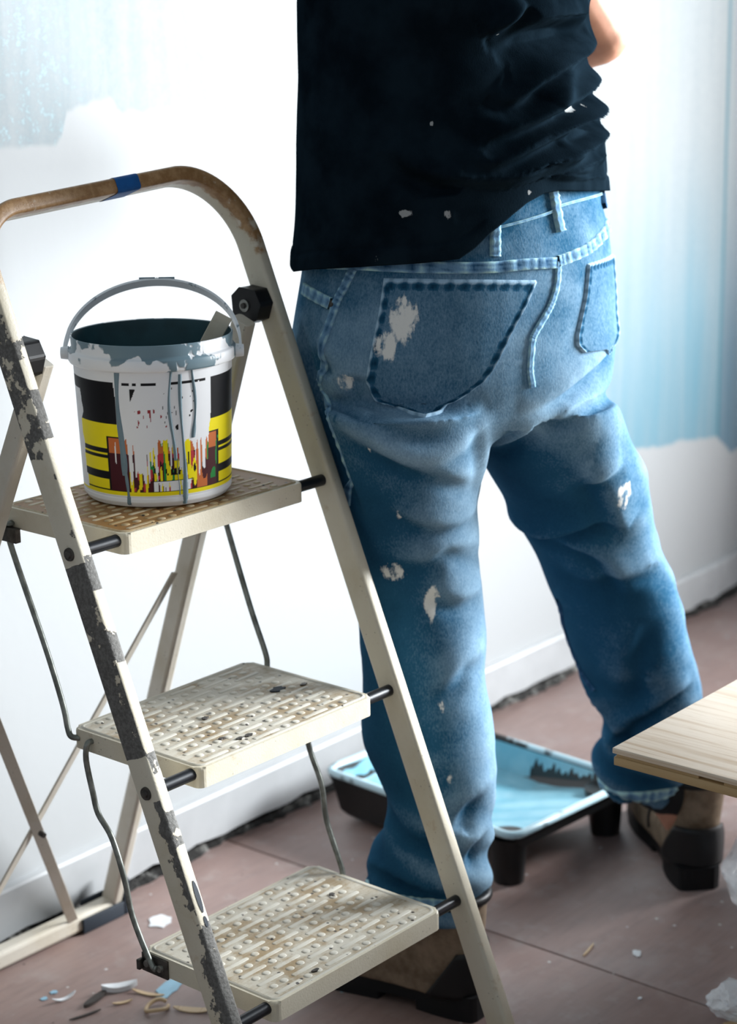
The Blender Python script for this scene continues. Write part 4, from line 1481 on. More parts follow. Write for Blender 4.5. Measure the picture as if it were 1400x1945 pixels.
def shirt_mat():
    g = NT('black_cotton')
    a = g.noise(16, 4)
    tw = g.noise(1.0, 2, 0.6, g.mapped((600, 600, 300)))
    c = g.mix(g.ramp(a, 0.3, 0.7), (0.0030, 0.0065, 0.0100), (0.0075, 0.0150, 0.0225))
    pv = g.attr('paint')
    st = g.noise(1.0, 4, 0.7, g.mapped((120, 120, 60)))
    st2 = g.noise(60, 5, 0.7)
    pm = g.ramp(g.math('ADD', g.math('MULTIPLY', pv, 0.5), g.math('ADD', g.math('MULTIPLY', st, 0.5), g.math('MULTIPLY', st2, 0.5))), 0.80, 0.86)
    c = g.mix(g.math('MULTIPLY', pm, 0.6), c, (0.5, 0.52, 0.52))
    g.out(c, 1.0, 0, 0.0)
    g.bump(tw, 0.25, 0.001)
    return g.m


M['shirt'] = shirt_mat()


def build_shirt():
    T = np.array(TORSO)[::-1]
    NP, NTs = 420, 240
    ph = np.linspace(0, 360, NP, endpoint=False)
    hem = np.interp(ph, [h[0] for h in HEM], [h[1] for h in HEM])
    top = 1.375
    tt = np.linspace(0, 1, NTs)
    Z = hem[None, :] + (top - hem[None, :]) * tt[:, None]
    PH = np.radians(np.repeat(ph[None, :], NTs, 0))
    cx, cy, w_ = (np.interp(Z, T[:, 0], T[:, i]) for i in (1, 2, 3))
    # shoulders close over the top
    sh = np.clip((Z - 1.28) / (top - 1.28), 0, 1)
    ax = 1.15 * w_ * (1 + 0.06 * sh) * np.sqrt(np.clip(1 - (sh * 0.93) ** 3.0, 0.02, 1))
    by = 0.885 * w_ * (1 - 0.10 * sh) * np.sqrt(np.clip(1 - (sh * 0.93) ** 2.2, 0.02, 1))
    lift = 0.001 * np.ones_like(Z)
    X = cx + (ax + lift) * np.cos(PH)
    Y = cy + (by + lift) * np.sin(PH)
    P = np.stack([X, Y, Z], -1).reshape(-1, 3)
    Nn = np.stack([np.cos(PH) / ax, np.sin(PH) / by, np.zeros_like(Z)], -1).reshape(-1, 3)
    Nn /= np.linalg.norm(Nn, axis=1)[:, None]
    disp = np.zeros(len(P))
    right = np.clip((P[:, 0] - 1.90) / 0.2, 0, 1)
    tilt = P @ np.array([[0.8, 0, 0.6], [0, 1, 0], [-0.6, 0, 0.8]])
    disp += 0.006 * noise3(tilt * np.array([7, 7, 19])) * (0.12 + right)
    disp += 0.003 * noise3(tilt * np.array([14, 14, 38]) + 5) * (0.08 + right)
    for pts, amp, sig in SHIRT_FOLDS:
        disp += 1.5 * amp * fold(P, pts, sig)
    hemz = np.repeat(hem[None, :], NTs, 0).reshape(-1)
    # sewn hem
    dh = P[:, 2] - hemz
    disp += 0.0016 * (dh < 0.018) - 0.001 * np.exp(-((dh - 0.019) / 0.003) ** 2)
    # the cloth never goes inside the jeans or body
    disp = np.maximum(disp, np.where(dh < 0.07, -0.001, -0.012)) + 0.004 * np.exp(-(dh / 0.04) ** 2)
    P = P + Nn * disp[:, None]
    F = []
    for i in range(NTs - 1):
        for k in range(NP):
            j = (k + 1) % NP
            F.append((i * NP + k, i * NP + j, (i + 1) * NP + j, (i + 1) * NP + k))
    V = [tuple(p) for p in P]
    # turned-in hem edge
    b = len(V)
    for k in range(NP):
        V.append(tuple(P[k] - Nn[k] * 0.003 + np.array((0, 0, 0.004))))
    for k in range(NP):
        j = (k + 1) % NP
        F.append((k, b + k, b + j, j))
    # sleeves
    def sleeve(p0, p1, r0, r1):
        V_, F_ = loft([(Vector(p0).lerp(Vector(p1), q / 6), *(lambda d: (d.orthogonal().normalized() * (r0 + (r1 - r0) * q / 6), d.cross(d.orthogonal().normalized()) * (r0 + (r1 - r0) * q / 6)))((Vector(p1) - Vector(p0)).normalized())) for q in range(7)], 32)
        o_ = len(V)
        V.extend(tuple(v) for v in V_)
        F.extend(tuple(i + o_ for i in f) for f in F_[:-2])
    sleeve((2.07, 1.455, 1.325), (2.165, 1.472, 1.250), 0.072, 0.062)
    sleeve((1.79, 1.465, 1.315), (1.715, 1.575, 1.345), 0.075, 0.070)
    me = mesh_from('shirt', V, F, True)
    paint = np.full(len(V), -0.2)
    Pn = np.array(V)
    paint = -0.14 + 0.21 * np.exp(-((Pn[:, 2] - 1.05) / 0.07) ** 2) * (Pn[:, 0] > 1.9)
    for c_, r_ in SEAMS.get('shirt_splats', []):
        d = np.linalg.norm((Pn - np.array(c_)) / np.array(r_), axis=1)
        paint = np.maximum(paint, 0.8 * np.clip(1.5 - d, 0, 1))
    add_const_attr(me, 'paint', paint.astype('f'))
    o = man_link('t_shirt', me, M['shirt'])
    return o


SHIRT = build_shirt()


# ---- work boots
def boot_mats():
    g = NT('worn_tan_suede')
    a = g.noise(24, 5, 0.65)
    g.out(g.mix(g.ramp(a, 0.3, 0.7), (0.12, 0.082, 0.052), (0.27, 0.20, 0.14)), 0.85, 0, 0.2)
    g.bump(g.noise(90, 4), 0.3, 0.001)
    return g.m, plain('black_boot_rubber', (0.006, 0.006, 0.007), 0.6, 0, 0.3), plain('black_boot_leather', (0.008, 0.008, 0.009), 0.45, 0, 0.4)


M['lace'] = plain('dark_knit', (0.012, 0.012, 0.014), 0.95)
M['suede'], M['sole'], M['blackleather'] = boot_mats()


# ---- body: one continuous skin from head to feet, clothes over it
def skin_mat():
    g = NT('skin')
    a = g.noise(30, 4)
    b = g.noise(160, 3)
    c = g.mix(g.ramp(a, 0.3, 0.7), (0.50, 0.23, 0.15), (0.60, 0.31, 0.21))
    g.out(c, 0.55, 0, 0.35)
    g.p.inputs['Subsurface Weight'].default_value = 0.1
    g.p.inputs['Subsurface Radius'].default_value = (0.02, 0.008, 0.004)
    g.bump(b, 0.15, 0.0006)
    return g.m


def build_body():
    pts = []
    C_ = capsule
    # trunk
    pts.append(ellipsoid((1.935, 1.455, 0.90), 0.165, 0.115, 0.13))
    pts.append(loft([hring(1.935, 1.455, z, a, b) for z, a, b in ((0.86, .155, .11), (0.98, .15, .11), (1.10, .155, .115), (1.22, .175, .12), (1.30, .175, .11), (1.345, .13, .08), (1.37, .07, .06))], 32))
    # neck and head: looks at the wall, a little down to the left
    hx, hy, hz = 1.925, 1.50, 1.545
    pts.append(C_((1.932, 1.462, 1.33), (1.928, 1.480, 1.45), 0.062, 0.056))
    pts.append(ellipsoid((hx, hy - 0.012, hz + 0.03), 0.075, 0.092, 0.082))
    pts.append(ellipsoid((hx, hy + 0.022, hz - 0.045), 0.058, 0.070, 0.068))
    pts.append(C_((hx, hy + 0.094, hz + 0.005), (hx, hy + 0.108, hz - 0.028), 0.009, 0.014))
    pts.append(C_((hx - 0.018, hy + 0.083, hz - 0.058), (hx + 0.018, hy + 0.083, hz - 0.058), 0.007, 0.007))
    for s in (-1, 1):
        pts.append(ellipsoid((hx + s * 0.077, hy - 0.005, hz - 0.005), 0.010, 0.018, 0.031))
        pts.append(C_((hx + s * 0.018, hy + 0.076, hz + 0.03), (hx + s * 0.045, hy + 0.066, hz + 0.028), 0.009, 0.008))
    # right arm: upper arm down, elbow bent, forearm going forward
    sR, eR, wR = Vector((2.10, 1.462, 1.300)), Vector((2.224, 1.442, 1.180)), Vector((2.14, 1.655, 1.10))
    pts.append(C_(sR, eR, 0.056, 0.038))
    pts.append(C_(eR, wR, 0.040, 0.026))
    # left arm: raised to the wall
    sL, eL, wL = Vector((1.76, 1.475, 1.310)), Vector((1.665, 1.66, 1.385)), Vector((1.70, 1.80, 1.56))
    pts.append(C_(sL, eL, 0.056, 0.042))
    pts.append(C_(eL, wL, 0.041, 0.027))
    # hands: palm, four unequal bent fingers and a thumb each, closed on their tools

    def hand(w_, fwd, up, side):
        fwd, up, side = Vector(fwd).normalized(), Vector(up).normalized(), Vector(side).normalized()
        pc = w_ + fwd * 0.05
        for q in (-0.024, -0.008, 0.008, 0.024):
            pts.append(C_(w_ + fwd * 0.01 + side * q * 0.6, w_ + fwd * 0.085 + side * q, 0.014, 0.011, 10))
        for q, ln in ((-0.028, 0.036), (-0.0095, 0.042), (0.0095, 0.039), (0.028, 0.030)):
            k0 = w_ + fwd * 0.088 + side * q
            k1 = k0 + fwd * ln * 0.75 - up * ln * 0.5
            k2 = k1 - up * ln * 0.75 - fwd * ln * 0.1
            k3 = k2 - fwd * ln * 0.5 - up * ln * 0.15
            pts.append(C_(k0, k1, 0.0092, 0.0085, 10))
            pts.append(C_(k1, k2, 0.0085, 0.0078, 10))
            pts.append(C_(k2, k3, 0.0078, 0.0068, 10))
        t0 = w_ + fwd * 0.03 - side * 0.022
        t1 = t0 + fwd * 0.032 - side * 0.022 - up * 0.014
        t2 = t1 + fwd * 0.022 + side * 0.006 - up * 0.020
        pts.append(C_(t0, t1, 0.012, 0.010, 10))
        pts.append(C_(t1, t2, 0.010, 0.0085, 10))
    hand(wR, wR - eR, (0, 0, 1), (1, 0.4, 0))
    hand(wL, (wL - eL) * 0.6 + Vector((0, 0.1, 0)), (0, 0.5, 1), (1, -0.2, 0))
    # legs inside the jeans
    for tab, heel in ((LEFT_LEG, (1.838, 1.404)), (RIGHT_LEG, (2.342, 1.362))):
        seq = [tab[2], tab[6], tab[10], tab[14], tab[-4]]
        prev = None
        for z, x, y, w_ in seq:
            p = Vector((x, y, z))
            r = min(w_ * 0.52, 0.038 + 0.04 * max(0, z - 0.1))
            if prev is not None:
                pts.append(C_(prev[0], p, prev[1], r))
            prev = (p, r)
        pts.append(C_(prev[0], Vector((heel[0], heel[1], 0.085)), prev[1], 0.028))
    pts.append(C_((1.90, 1.452, 0.84), (1.835, 1.446, 0.70), 0.085, 0.065))
    pts.append(C_((1.98, 1.445, 0.84), (2.035, 1.385, 0.70), 0.085, 0.062))
    me = remeshed(pts, 0.0048, 4)
    man_link('body', me, skin_mat())
    for (p0, p1, p2) in (((1.838, 1.428, 0.20), (1.838, 1.415, 0.155), (1.838, 1.406, 0.11)), ((2.285, 1.395, 0.20), (2.312, 1.378, 0.15), (2.346, 1.358, 0.11))):
        v1, f1 = capsule(p0, p1, 0.047, 0.047)
        v2, f2 = capsule(p1, p2, 0.046, 0.036)
        man_link('sock', remeshed([(v1, f1), (v2, f2)], 0.006, 4), M['lace'])
    # hair cap
    g = NT('brown_hair')
    st = g.noise(1.0, 4, 0.7, g.mapped((200, 200, 30)))
    g.out(g.mix(st, (0.03, 0.02, 0.012), (0.09, 0.06, 0.035)), 0.6)
    g.bump(st, 0.8, 0.004)
    hv, hf = [], []
    nU, nV_ = 40, 22
    for i in range(nV_ + 1):
        t = math.pi / 2 - (math.pi * 0.62) * i / nV_
        for k in range(nU):
            a = 2 * math.pi * k / nU
            fr = max(0.0, math.sin(a))
            tt_ = max(t, -0.55 + 1.05 * fr ** 0.6)
            hv.append((hx + 0.081 * math.cos(tt_) * math.cos(a), hy - 0.012 + 0.099 * math.cos(tt_) * math.sin(a), hz + 0.03 + 0.090 * math.sin(tt_)))
    for i in range(nV_):
        for k in range(nU):
            j = (k + 1) % nU
            hf.append((i * nU + k, (i + 1) * nU + k, (i + 1) * nU + j, i * nU + j))
    man_link('hair', mesh_from('hair', hv, hf, True), g.m)
    ew = plain('eye_white', (0.75, 0.74, 0.72), 0.3)
    ei = plain('eye_iris', (0.05, 0.08, 0.10), 0.2)
    for s in (-1, 1):
        v_, f_ = ellipsoid((hx + s * 0.030, hy + 0.066, hz + 0.008), 0.012, 0.012, 0.010)
        e_ = man_link('eye', mesh_from('eye', v_, f_), ew)
        v_, f_ = ellipsoid((hx + s * 0.030, hy + 0.0765, hz + 0.008), 0.0052, 0.003, 0.0052, 14)
        man_link('iris', mesh_from('iris', v_, f_), ei, e_)
    return wR, eR, wL, eL


WR, ER, WL, EL = build_body()


def boot(heel, ang, pitch, mirror, dark):
    """heel: back of the sole on the floor; toe points along local +y"""
    Bm = Matrix.Translation((heel[0], heel[1], heel[2])) @ Matrix.Rotation(R(ang), 4, 'Z') @ Matrix.Rotation(R(pitch), 4, 'X')
    # outline of the sole
    sec = [(0.0, .020, 0), (0.012, .030, 0), (0.05, .034, 0), (0.10, .032, .002), (0.15, .038, .004), (0.20, .046, .004), (0.24, .044, .002), (0.27, .034, 0), (0.287, .018, -.002)]
    out_r = [(mirror * cx + w_, y) for y, w_, cx in sec]
    out_l = [(mirror * cx - w_, y) for y, w_, cx in sec][::-1]
    outl = [(p[0], p[1]) for p in smooth_path([(a, b, 0) for a, b in out_r] + [(a, b, 0) for a, b in out_l] + [(out_r[0][0], out_r[0][1], 0)], 3)[:-1]]
    s_ = MB()
    grow = [(x * 1.06, y * 1.02 - 0.003) for x, y in outl]
    s_.prism(grow, 0.012, 0.034, Bm)
    heelo = [(x, y) for x, y in grow if y < 0.085]
    s_.prism([(x * 0.98, min(y, 0.08)) for x, y in grow if y < 0.088], 0.0, 0.014, Bm)
    s_.prism([(x * 0.96, max(y, 0.125)) for x, y in grow if y > 0.120], 0.0, 0.014, Bm)
    so = s_.build('sole', M['sole'], None, 0.002)
    so.parent = MAN
    so.matrix_parent_inverse = MAN_INV
    # upper: rings from heel to toe blended with the ankle shaft
    V, F = [], []
    rings = []
    n = 32
    prof = [(0.004, .012, .055), (0.010, .027, .09), (0.03, .036, .115), (0.06, .039, .120), (0.09, .039, .116), (0.12, .041, .106), (0.15, .045, .092), (0.19, .050, .076), (0.23, .049, .064), (0.262, .039, .052), (0.283, .018, .030)]
    for y, w_, h in prof:
        r_ = []
        for k in range(n):
            a = 2 * math.pi * k / n
            ca, sa = math.cos(a), math.sin(a)
            x = w_ * (abs(ca) ** 0.75) * (1 if ca > 0 else -1)
            z = 0.03 + (h * (max(sa, 0) ** 0.8)) - 0.004 * max(-sa, 0)
            r_.append((x + mirror * 0.003, y, z))
        rings.append(r_)
    V = [v for r_ in rings for v in r_]
    for i in range(len(rings) - 1):
        for k in range(n):
            j = (k + 1) % n
            F.append((i * n + k, (i + 1) * n + k, (i + 1) * n + j, i * n + j))
    F.append(list(range(n)))
    F.append([(len(rings) - 1) * n + k for k in range(n)][::-1])
    shaft = loft([(Vector((mirror * .002, 0.058 + o_, z)), Vector((a, 0, 0)), Vector((0, b, 0))) for z, a, b, o_ in ((0.05, .036, .054, 0.004), (0.09, .041, .056, 0.002), (0.125, .045, .057, 0), (0.158, .048, .058, 0))], n)
    me = remeshed([([Bm @ Vector(v) for v in V], F), ([Bm @ v for v in shaft[0]], shaft[1])], 0.0042, 3)
    up = man_link('boot_upper', me, M['suede'] if not dark else M['suede'])
    up['label'] = 'worn tan suede boot upper'
    # padded collar
    cp = [Bm @ Vector((mirror * .002 + 0.048 * math.cos(t), 0.058 + 0.058 * math.sin(t), 0.157)) for t in np.linspace(0, 2 * math.pi, 33)]
    c_ = MB().tube(cp, 0.0065, 10).build('boot_collar', M['blackleather'], up)
    # black heel counter wrapping the back
    V, F = [], []
    m_ = 28
    for i in range(9):
        h = 0.030 + 0.062 * i / 8
        for k in range(m_ + 1):
            a = -math.pi / 2 + (k / m_ - 0.5) * 2 * R(100 - 6 * i)
            V.append(Bm @ Vector((mirror * .002 + (0.0440 + 0.0012 * math.sin(i / 8 * math.pi)) * math.cos(a), 0.050 + 0.0525 * math.sin(a), h)))
    for i in range(8):
        for k in range(m_):
            F.append((i * (m_ + 1) + k, i * (m_ + 1) + k + 1, (i + 1) * (m_ + 1) + k + 1, (i + 1) * (m_ + 1) + k))
    hc = mesh_from('heel_counter', V, F, True)
    ho = link('heel_counter', hc, M['blackleather'], up)
    md = ho.modifiers.new('s', 'SOLIDIFY')
    md.thickness = 0.002
    # toe cap and laces
    lc = MB()
    for q in range(4):
        y = 0.118 + 0.022 * q
        zt_ = 0.128 - 0.0155 * q
        lc.tube(smooth_path([Bm @ Vector((-0.026, y, zt_ - 0.012)), Bm @ Vector((0, y + 0.004, zt_ + 0.006)), Bm @ Vector((0.026, y, zt_ - 0.012))], 5), 0.0022, 6)
    lc.tube(smooth_path([Bm @ Vector((-0.01, 0.11, 0.135)), Bm @ Vector((-0.035 * mirror, 0.10, 0.12)), Bm @ Vector((-0.047 * mirror, 0.105, 0.075)), Bm @ Vector((-0.046 * mirror, 0.11, 0.05))], 6), 0.0022, 6)
    lc.build('laces', M['lace'], up)


boot((1.842, 1.345, 0.0), 5, 0, -1, True)
boot((2.312, 1.312, 0.0), -44, 0, 1, False)

# ------------------------------------------------------------------ paint tray
def tray():
    T_ = empty('paint_tray', (2.300, 1.690, 0), R(-4.5))
    tag(T_, 'black plastic roller tray holding light blue paint on the floor beyond the jeans', 'tray')
    Mbk = plain('black_tray_plastic', (0.006, 0.0065, 0.007), 0.35, 0, 0.5)
    W2, L2 = 0.133, 0.180
    rim_z = 0.083
    # shell: rows along y from the shallow end to the deep end
    ys = [-L2, -L2 + 0.008, -0.10, 0.02, 0.065, 0.10, 0.15, L2 - 0.015, L2]
    fl_z = [0.066, 0.064, 0.052, 0.030, 0.016, 0.010, 0.010, 0.014, 0.060]

    def shell(grow, drop):
        V, F = [], []
        for y, z in zip(ys, fl_z):
            yy = y * (1 + grow / L2)
            zz = z - drop
            wb = W2 - 0.012 + grow
            for x, zc in ((-W2 - grow, rim_z - (0.001 if drop else 0)), (-wb - 0.004, zz + 0.010), (-wb + 0.01, zz), (wb - 0.01, zz), (wb + 0.004, zz + 0.010), (W2 + grow, rim_z - (0.001 if drop else 0))):
                V.append((x, yy, max(zc, 0.004)))
        n = 6
        for i in range(len(ys) - 1):
            for k in range(n - 1):
                F.append((i * n + k, i * n + k + 1, (i + 1) * n + k + 1, (i + 1) * n + k))
        # end walls
        b = len(V)
        for e, s in ((0, -1), (len(ys) - 1, 1)):
            y = ys[e] * (1 + grow / L2) + s * 0.004
            V.extend([(-W2 - grow, y, rim_z), (W2 + grow, y, rim_z)])
        F.append((0, 1, 2, 3, 4, 5, b + 1, b))
        e = (len(ys) - 1) * n
        F.append((e + 5, e + 4, e + 3, e + 2, e + 1, e, b + 2, b + 3))
        return V, F
    V, F = shell(0.0, 0.0)
    inner = MB().add(V, F, False).build('tray_inside', Mbk, T_)
    V, F = shell(0.003, 0.004)
    MB().add(V, [f[::-1] for f in F], False).build('tray_shell', Mbk, T_, 0.003)
    # rolled rim
    rr = rounded_rect(-W2 - 0.006, W2 + 0.006, -L2 - 0.006, L2 + 0.006, 0.02, 5)
    rr = [(x, y, rim_z) for x, y in rr]
    rr.append(rr[0])
    g = NT('paint_smeared_tray_rim')
    m = g.ramp(g.noise(11, 4), 0.38, 0.46)
    g.out(g.mix(m, (0.008, 0.008, 0.009), (0.50, 0.70, 0.78)), 0.3, 0, 0.5)
    MB().tube(rr, 0.0060, 8).build('tray_rim', g.m, T_)
    # feet under the shallow end
    for sx in (-1, 1):
        x = sx * (W2 - 0.020)
        MB().cyl((x, -L2 + 0.028, 0.070), (x, -L2 + 0.024, 0.0), 0.030, 0.022, 24).build('tray_foot', Mbk, T_)
    # paint: pool in the well and coat on the ramp
    g = NT('wet_blue_paint')
    a = g.noise(9, 4, 0.6)
    b = g.noise(1.0, 4, 0.6, g.mapped((60, 8, 8)))
    c = g.mix(g.ramp(a, 0.35, 0.65), (0.17, 0.43, 0.55), (0.27, 0.53, 0.63))
    g.out(c, 0.22, 0, 0.5)
    g.bump(g.math('ADD', a, g.math('MULTIPLY', b, 0.3)), 0.35, 0.004)
    V, F = [], []
    nx = 22
    rows = list(np.linspace(-L2 + 0.004, L2 - 0.004, 40))
    for y in rows:
        z = np.interp(y, ys, fl_z)
        z = max(z + 0.0022, 0.040)
        for k in range(nx + 1):
            x = -W2 + 0.011 + (2 * W2 - 0.022) * k / nx
            V.append((x * (1.0 if z > 0.041 else 1.04), y, z + 0.0012 * math.sin(k * 1.3 + y * 60)))
    for i in range(len(rows) - 1):
        for k in range(nx):
            F.append((i * (nx + 1) + k, i * (nx + 1) + k + 1, (i + 1) * (nx + 1) + k + 1, (i + 1) * (nx + 1) + k))
    MB().add(V, F, True).build('paint', g.m, T_)
    # smears left on the side walls, with bare black plastic between them
    def smear(x, y0, y1, z0f, ragged, name):
        V, F = [], []
        n = 36
        for i in range(n + 1):
            y = y0 + (y1 - y0) * i / n
            zb_ = max(np.interp(y, ys, fl_z) + 0.006, 0.038)
            zt_ = rim_z - 0.001
            low = zb_ + (zt_ - zb_) * (ragged * (0.35 + 0.5 * abs(math.sin(i * 0.9)) * abs(math.sin(i * 0.31 + 1))))
            for z in (low, (low + zt_) / 2, zt_):
                f_ = (z - zb_) / max(rim_z - zb_, 1e-4)
                V.append((math.copysign(W2 - 0.0105 + 0.0085 * max(0, min(1, f_)), x), y, z))
        for i in range(n):
            for k in range(2):
                F.append((i * 3 + k, (i + 1) * 3 + k, (i + 1) * 3 + k + 1, i * 3 + k + 1))
        link(name, mesh_from(name, V, F, True), g.m, T_)
    smear(1, 0.0, L2 - 0.004, 0, 0.0, 'paint_smear')
    smear(1, -0.12, 0.0, 0, 1.0, 'paint_smear')
    smear(-1, -0.02, L2 - 0.03, 0, 0.6, 'paint_smear')
    V, F = [], []
    for i in range(31):
        x = -W2 + 0.012 + (2 * W2 - 0.024) * i / 30
        lowz = 0.040 + 0.03 * abs(math.sin(i * 0.7)) * abs(math.sin(i * 0.23 + 2))
        V += [(x, L2 - 0.002, lowz), (x, L2 + 0.0015, rim_z - 0.001)]
    for i in range(30):
        F.append((i * 2, i * 2 + 1, i * 2 + 3, i * 2 + 2))
    link('paint_smear', mesh_from('paint_smear', V, F, True), g.m, T_)


tray()

# ------------------------------------------------------------------ floorboard on a trestle
def oak(name, base, dark, sx=8, sy=1.1):
    g = NT(name)
    d = g.noise(3.0, 3, 0.5)
    v = g.mapped((sx * 9, sy * 2, sx * 9))
    gr = g.noise(1.0, 6, 0.65, v, 0.6)
    fine = g.noise(1.0, 4, 0.7, g.mapped((420, 16, 420)))
    c = g.mix(g.ramp(gr, 0.50, 0.66), base, tuple(0.45 * a + 0.55 * b for a, b in zip(base, dark)))
    st = g.noise(1.0, 5, 0.6, g.mapped((150, 5, 150)), 0.4)
    c = g.mix(g.math('MULTIPLY', g.ramp(st, 0.60, 0.70), 0.55), c, dark)
    c = g.mix(g.math('MULTIPLY', g.ramp(fine, 0.55, 0.72), 0.5), c, dark)
    c = g.mix(g.math('MULTIPLY', g.ramp(d, 0.4, 0.7), 0.2), c, dark)
    g.out(c, 0.42, 0, 0.45)
    g.bump(fine, 0.15, 0.0008)
    return g.m


M['oak'] = oak('pale_oak', (0.70, 0.60, 0.49), (0.42, 0.28, 0.16))
M['oak_core'] = oak('pine_core', (0.46, 0.32, 0.16), (0.25, 0.14, 0.05))
M['raw_wood'] = oak('raw_pine', (0.55, 0.40, 0.24), (0.35, 0.22, 0.11))


def plank():
    PK = empty('oak_floorboard', (1.7356, 1.096, 0.45), 0)
    tag(PK, 'pale oak floorboard with a grooved edge jutting in from the right', 'board')
    W_, L_ = 0.36, 1.25
    # wear layer on top
    MB().box(0, W_, -L_, 0, -0.0065, 0.0, None, 0.0010).build('oak_top_layer', M['oak'], PK)
    MB().box(0.008, W_ - 0.006, -L_ + 0.002, -0.003, -0.0105, -0.0064).build('groove_core', M['oak_core'], PK)
    lo = MB()
    lo.box(0.0015, W_ - 0.004, -L_ + 0.001, -0.001, -0.0205, -0.0104, None, 0.0012)
    lo.build('backing_layer', M['oak_core'], PK)
    # click joint: interrupted tongue strips in the groove
    for y0, y1 in ((-0.105, -0.004), (-0.235, -0.135), (-0.40, -0.26), (-0.60, -0.43)):
        MB().box(0.003, 0.0085, y0, y1, -0.0103, -0.0075).build('tongue', M['oak_core'], PK)
    shade_sheet = MB().box(0.0, 1.10, -1.25, 0.0, -0.0205, -0.0025, None, 0.001).build('added_shade_sheet', M['oak_core'])  # unseen sheet added to throw shade on the floor and boots
    shade_sheet.location = (1.7356 + 0.363, 1.096, 0.45)
    tag(shade_sheet, 'unseen sheet of plywood added beside the oak floorboard to shade the floor', 'board')
    T2 = empty('trestle', (2.95, 0.28, 0), 0)  # added only to carry the unseen shade sheet
    tag(T2, 'added wooden trestle under the unseen shade sheet, away from the painter', 'trestle')
    TR = empty('trestle', (1.93, 0.28, 0), 0)
    tag(TR, 'wooden trestle under the oak floorboard', 'trestle')
    for yy, TR in ((0.28, TR), (-0.12, TR), (0.28, T2), (-0.12, T2)):
        for xx in (-0.13, 0.13):
            bar((xx * 1.1, yy - 0.28 + (0.07 if yy > 0 else -0.07), 0.0), (xx, yy - 0.28, 0.385), 0.045, 0.03, (1, 0, 0)).build('leg', M['raw_wood'], TR)
        MB().box(-0.17, 0.17, yy - 0.28 - 0.025, yy - 0.28 + 0.025, 0.380, 0.4295, None, 0.002).build('cross_beam', M['raw_wood'], TR)
        if yy > 0:
            MB().box(-0.012, 0.012, -0.40, 0.0, 0.345, 0.385, None, 0.002).build('spine', M['raw_wood'], TR)


plank()


# ------------------------------------------------------------------ crumpled clear plastic at the lower right
def plastic():
    g = NT('clear_polythene')
    g.out((0.92, 0.95, 0.98), 0.16, 0, 0.6)
    g.p.inputs['Alpha'].default_value = 0.48
    g.p.inputs['Transmission Weight'].default_value = 0.0
    nz = g.noise(30, 5, 0.6)
    g.bump(nz, 0.6, 0.006)
    bm = bmesh.new()
    bmesh.ops.create_icosphere(bm, subdivisions=5, radius=1.0)
    P = np.array([v.co[:] for v in bm.verts])
    # crease the ball into facets
    rs = np.random.RandomState(3)
    dirs = rs.normal(size=(70, 3))
    dirs /= np.linalg.norm(dirs, axis=1)[:, None]
    offs = rs.uniform(0.72, 1.02, 70)
    dots = P @ dirs.T
    lim = np.min(np.where(dots > 0.25, offs / np.maximum(dots, 0.25), 9), axis=1)
    rad = np.minimum(lim, 1.0)
    rad *= 1 + 0.10 * noise3(P * 5) + 0.05 * noise3(P * 13)
    P = P * rad[:, None]
    P = P * np.array([0.105, 0.20, 0.085])
    P[:, 2] = np.maximum(P[:, 2], -0.055) + 0.0565
    for v, p in zip(bm.verts, P):
        v.co = p
    me = bpy.data.meshes.new('plastic_bag')
    bm.to_mesh(me)
    bm.free()
    o = link('plastic_bag', me, g.m)
    return o, g.m


bag, M['poly'] = plastic()
bag.location = (2.302, 1.132, 0)
bag.rotation_euler = (0, 0, R(-40))
tag(bag, 'crumpled clear plastic bag on the floor at the right edge, below the oak board', 'bag')


def lump(name, loc, size, seed, mat):
    bm = bmesh.new()
    bmesh.ops.create_icosphere(bm, subdivisions=4, radius=1.0)
    P = np.array([v.co[:] for v in bm.verts])
    rs = np.random.RandomState(seed)
    dirs = rs.normal(size=(40, 3))
    dirs /= np.linalg.norm(dirs, axis=1)[:, None]
    dots = P @ dirs.T
    lim = np.min(np.where(dots > 0.25, rs.uniform(0.7, 1, 40) / np.maximum(dots, 0.25), 9), axis=1)
    P = P * (np.minimum(lim, 1.0) * (1 + 0.16 * noise3(P * 6 + seed)))[:, None] * np.array(size)
    P[:, 2] -= P[:, 2].min()
    for v, p in zip(bm.verts, P):
        v.co = p
    me = bpy.data.meshes.new(name)
    bm.to_mesh(me)
    bm.free()
    o = link(name, me, mat)
    o.location = loc
    return o


tag(lump('plastic_scrap', (2.030, 1.085, 0.0008), (0.05, 0.050, 0.025), 9, M['poly']), 'smaller scrap of crumpled clear plastic at the bottom right corner', 'plastic')
oc = MB().box(-0.045, 0.045, -0.012, 0.012, 0.0, 0.010, None, 0.001).build('wood_offcut', M['oak_core'])
oc.location = (1.978, 1.045, 0.0006)
oc.rotation_euler = (0, 0, R(62))
tag(oc, 'small brown wood offcut beside the plastic scrap', 'wood')

# ------------------------------------------------------------------ litter on the floor
M['shaving'] = oak('wood_shaving', (0.62, 0.45, 0.27), (0.42, 0.26, 0.12), 3, 3)
M['white_flake'] = plain('dried_white_paint', (0.78, 0.80, 0.82), 0.5)
M['blue_flake'] = plain('dried_blue_paint', (0.30, 0.52, 0.66), 0.5)
M['dark_sliver'] = plain('dark_sliver', (0.05, 0.04, 0.035), 0.7)


def flake(name, loc, rx, ry, rot, mat, label, cat, h=0.0012, seed=1, group=None):
    rs = random.Random(seed)
    n = 16
    out = []
    for k in range(n):
        a = 2 * math.pi * k / n
        q = rs.uniform(0.7, 1.1)
        out.append((rx * q * math.cos(a), ry * q * math.sin(a)))
    o = MB().prism(out, 0.0, h).build(name, mat, None, h * 0.3)
    o.location = (loc[0], loc[1], 0.0002)
    o.rotation_euler = (0, 0, R(rot))
    return tag(o, label, cat, group)


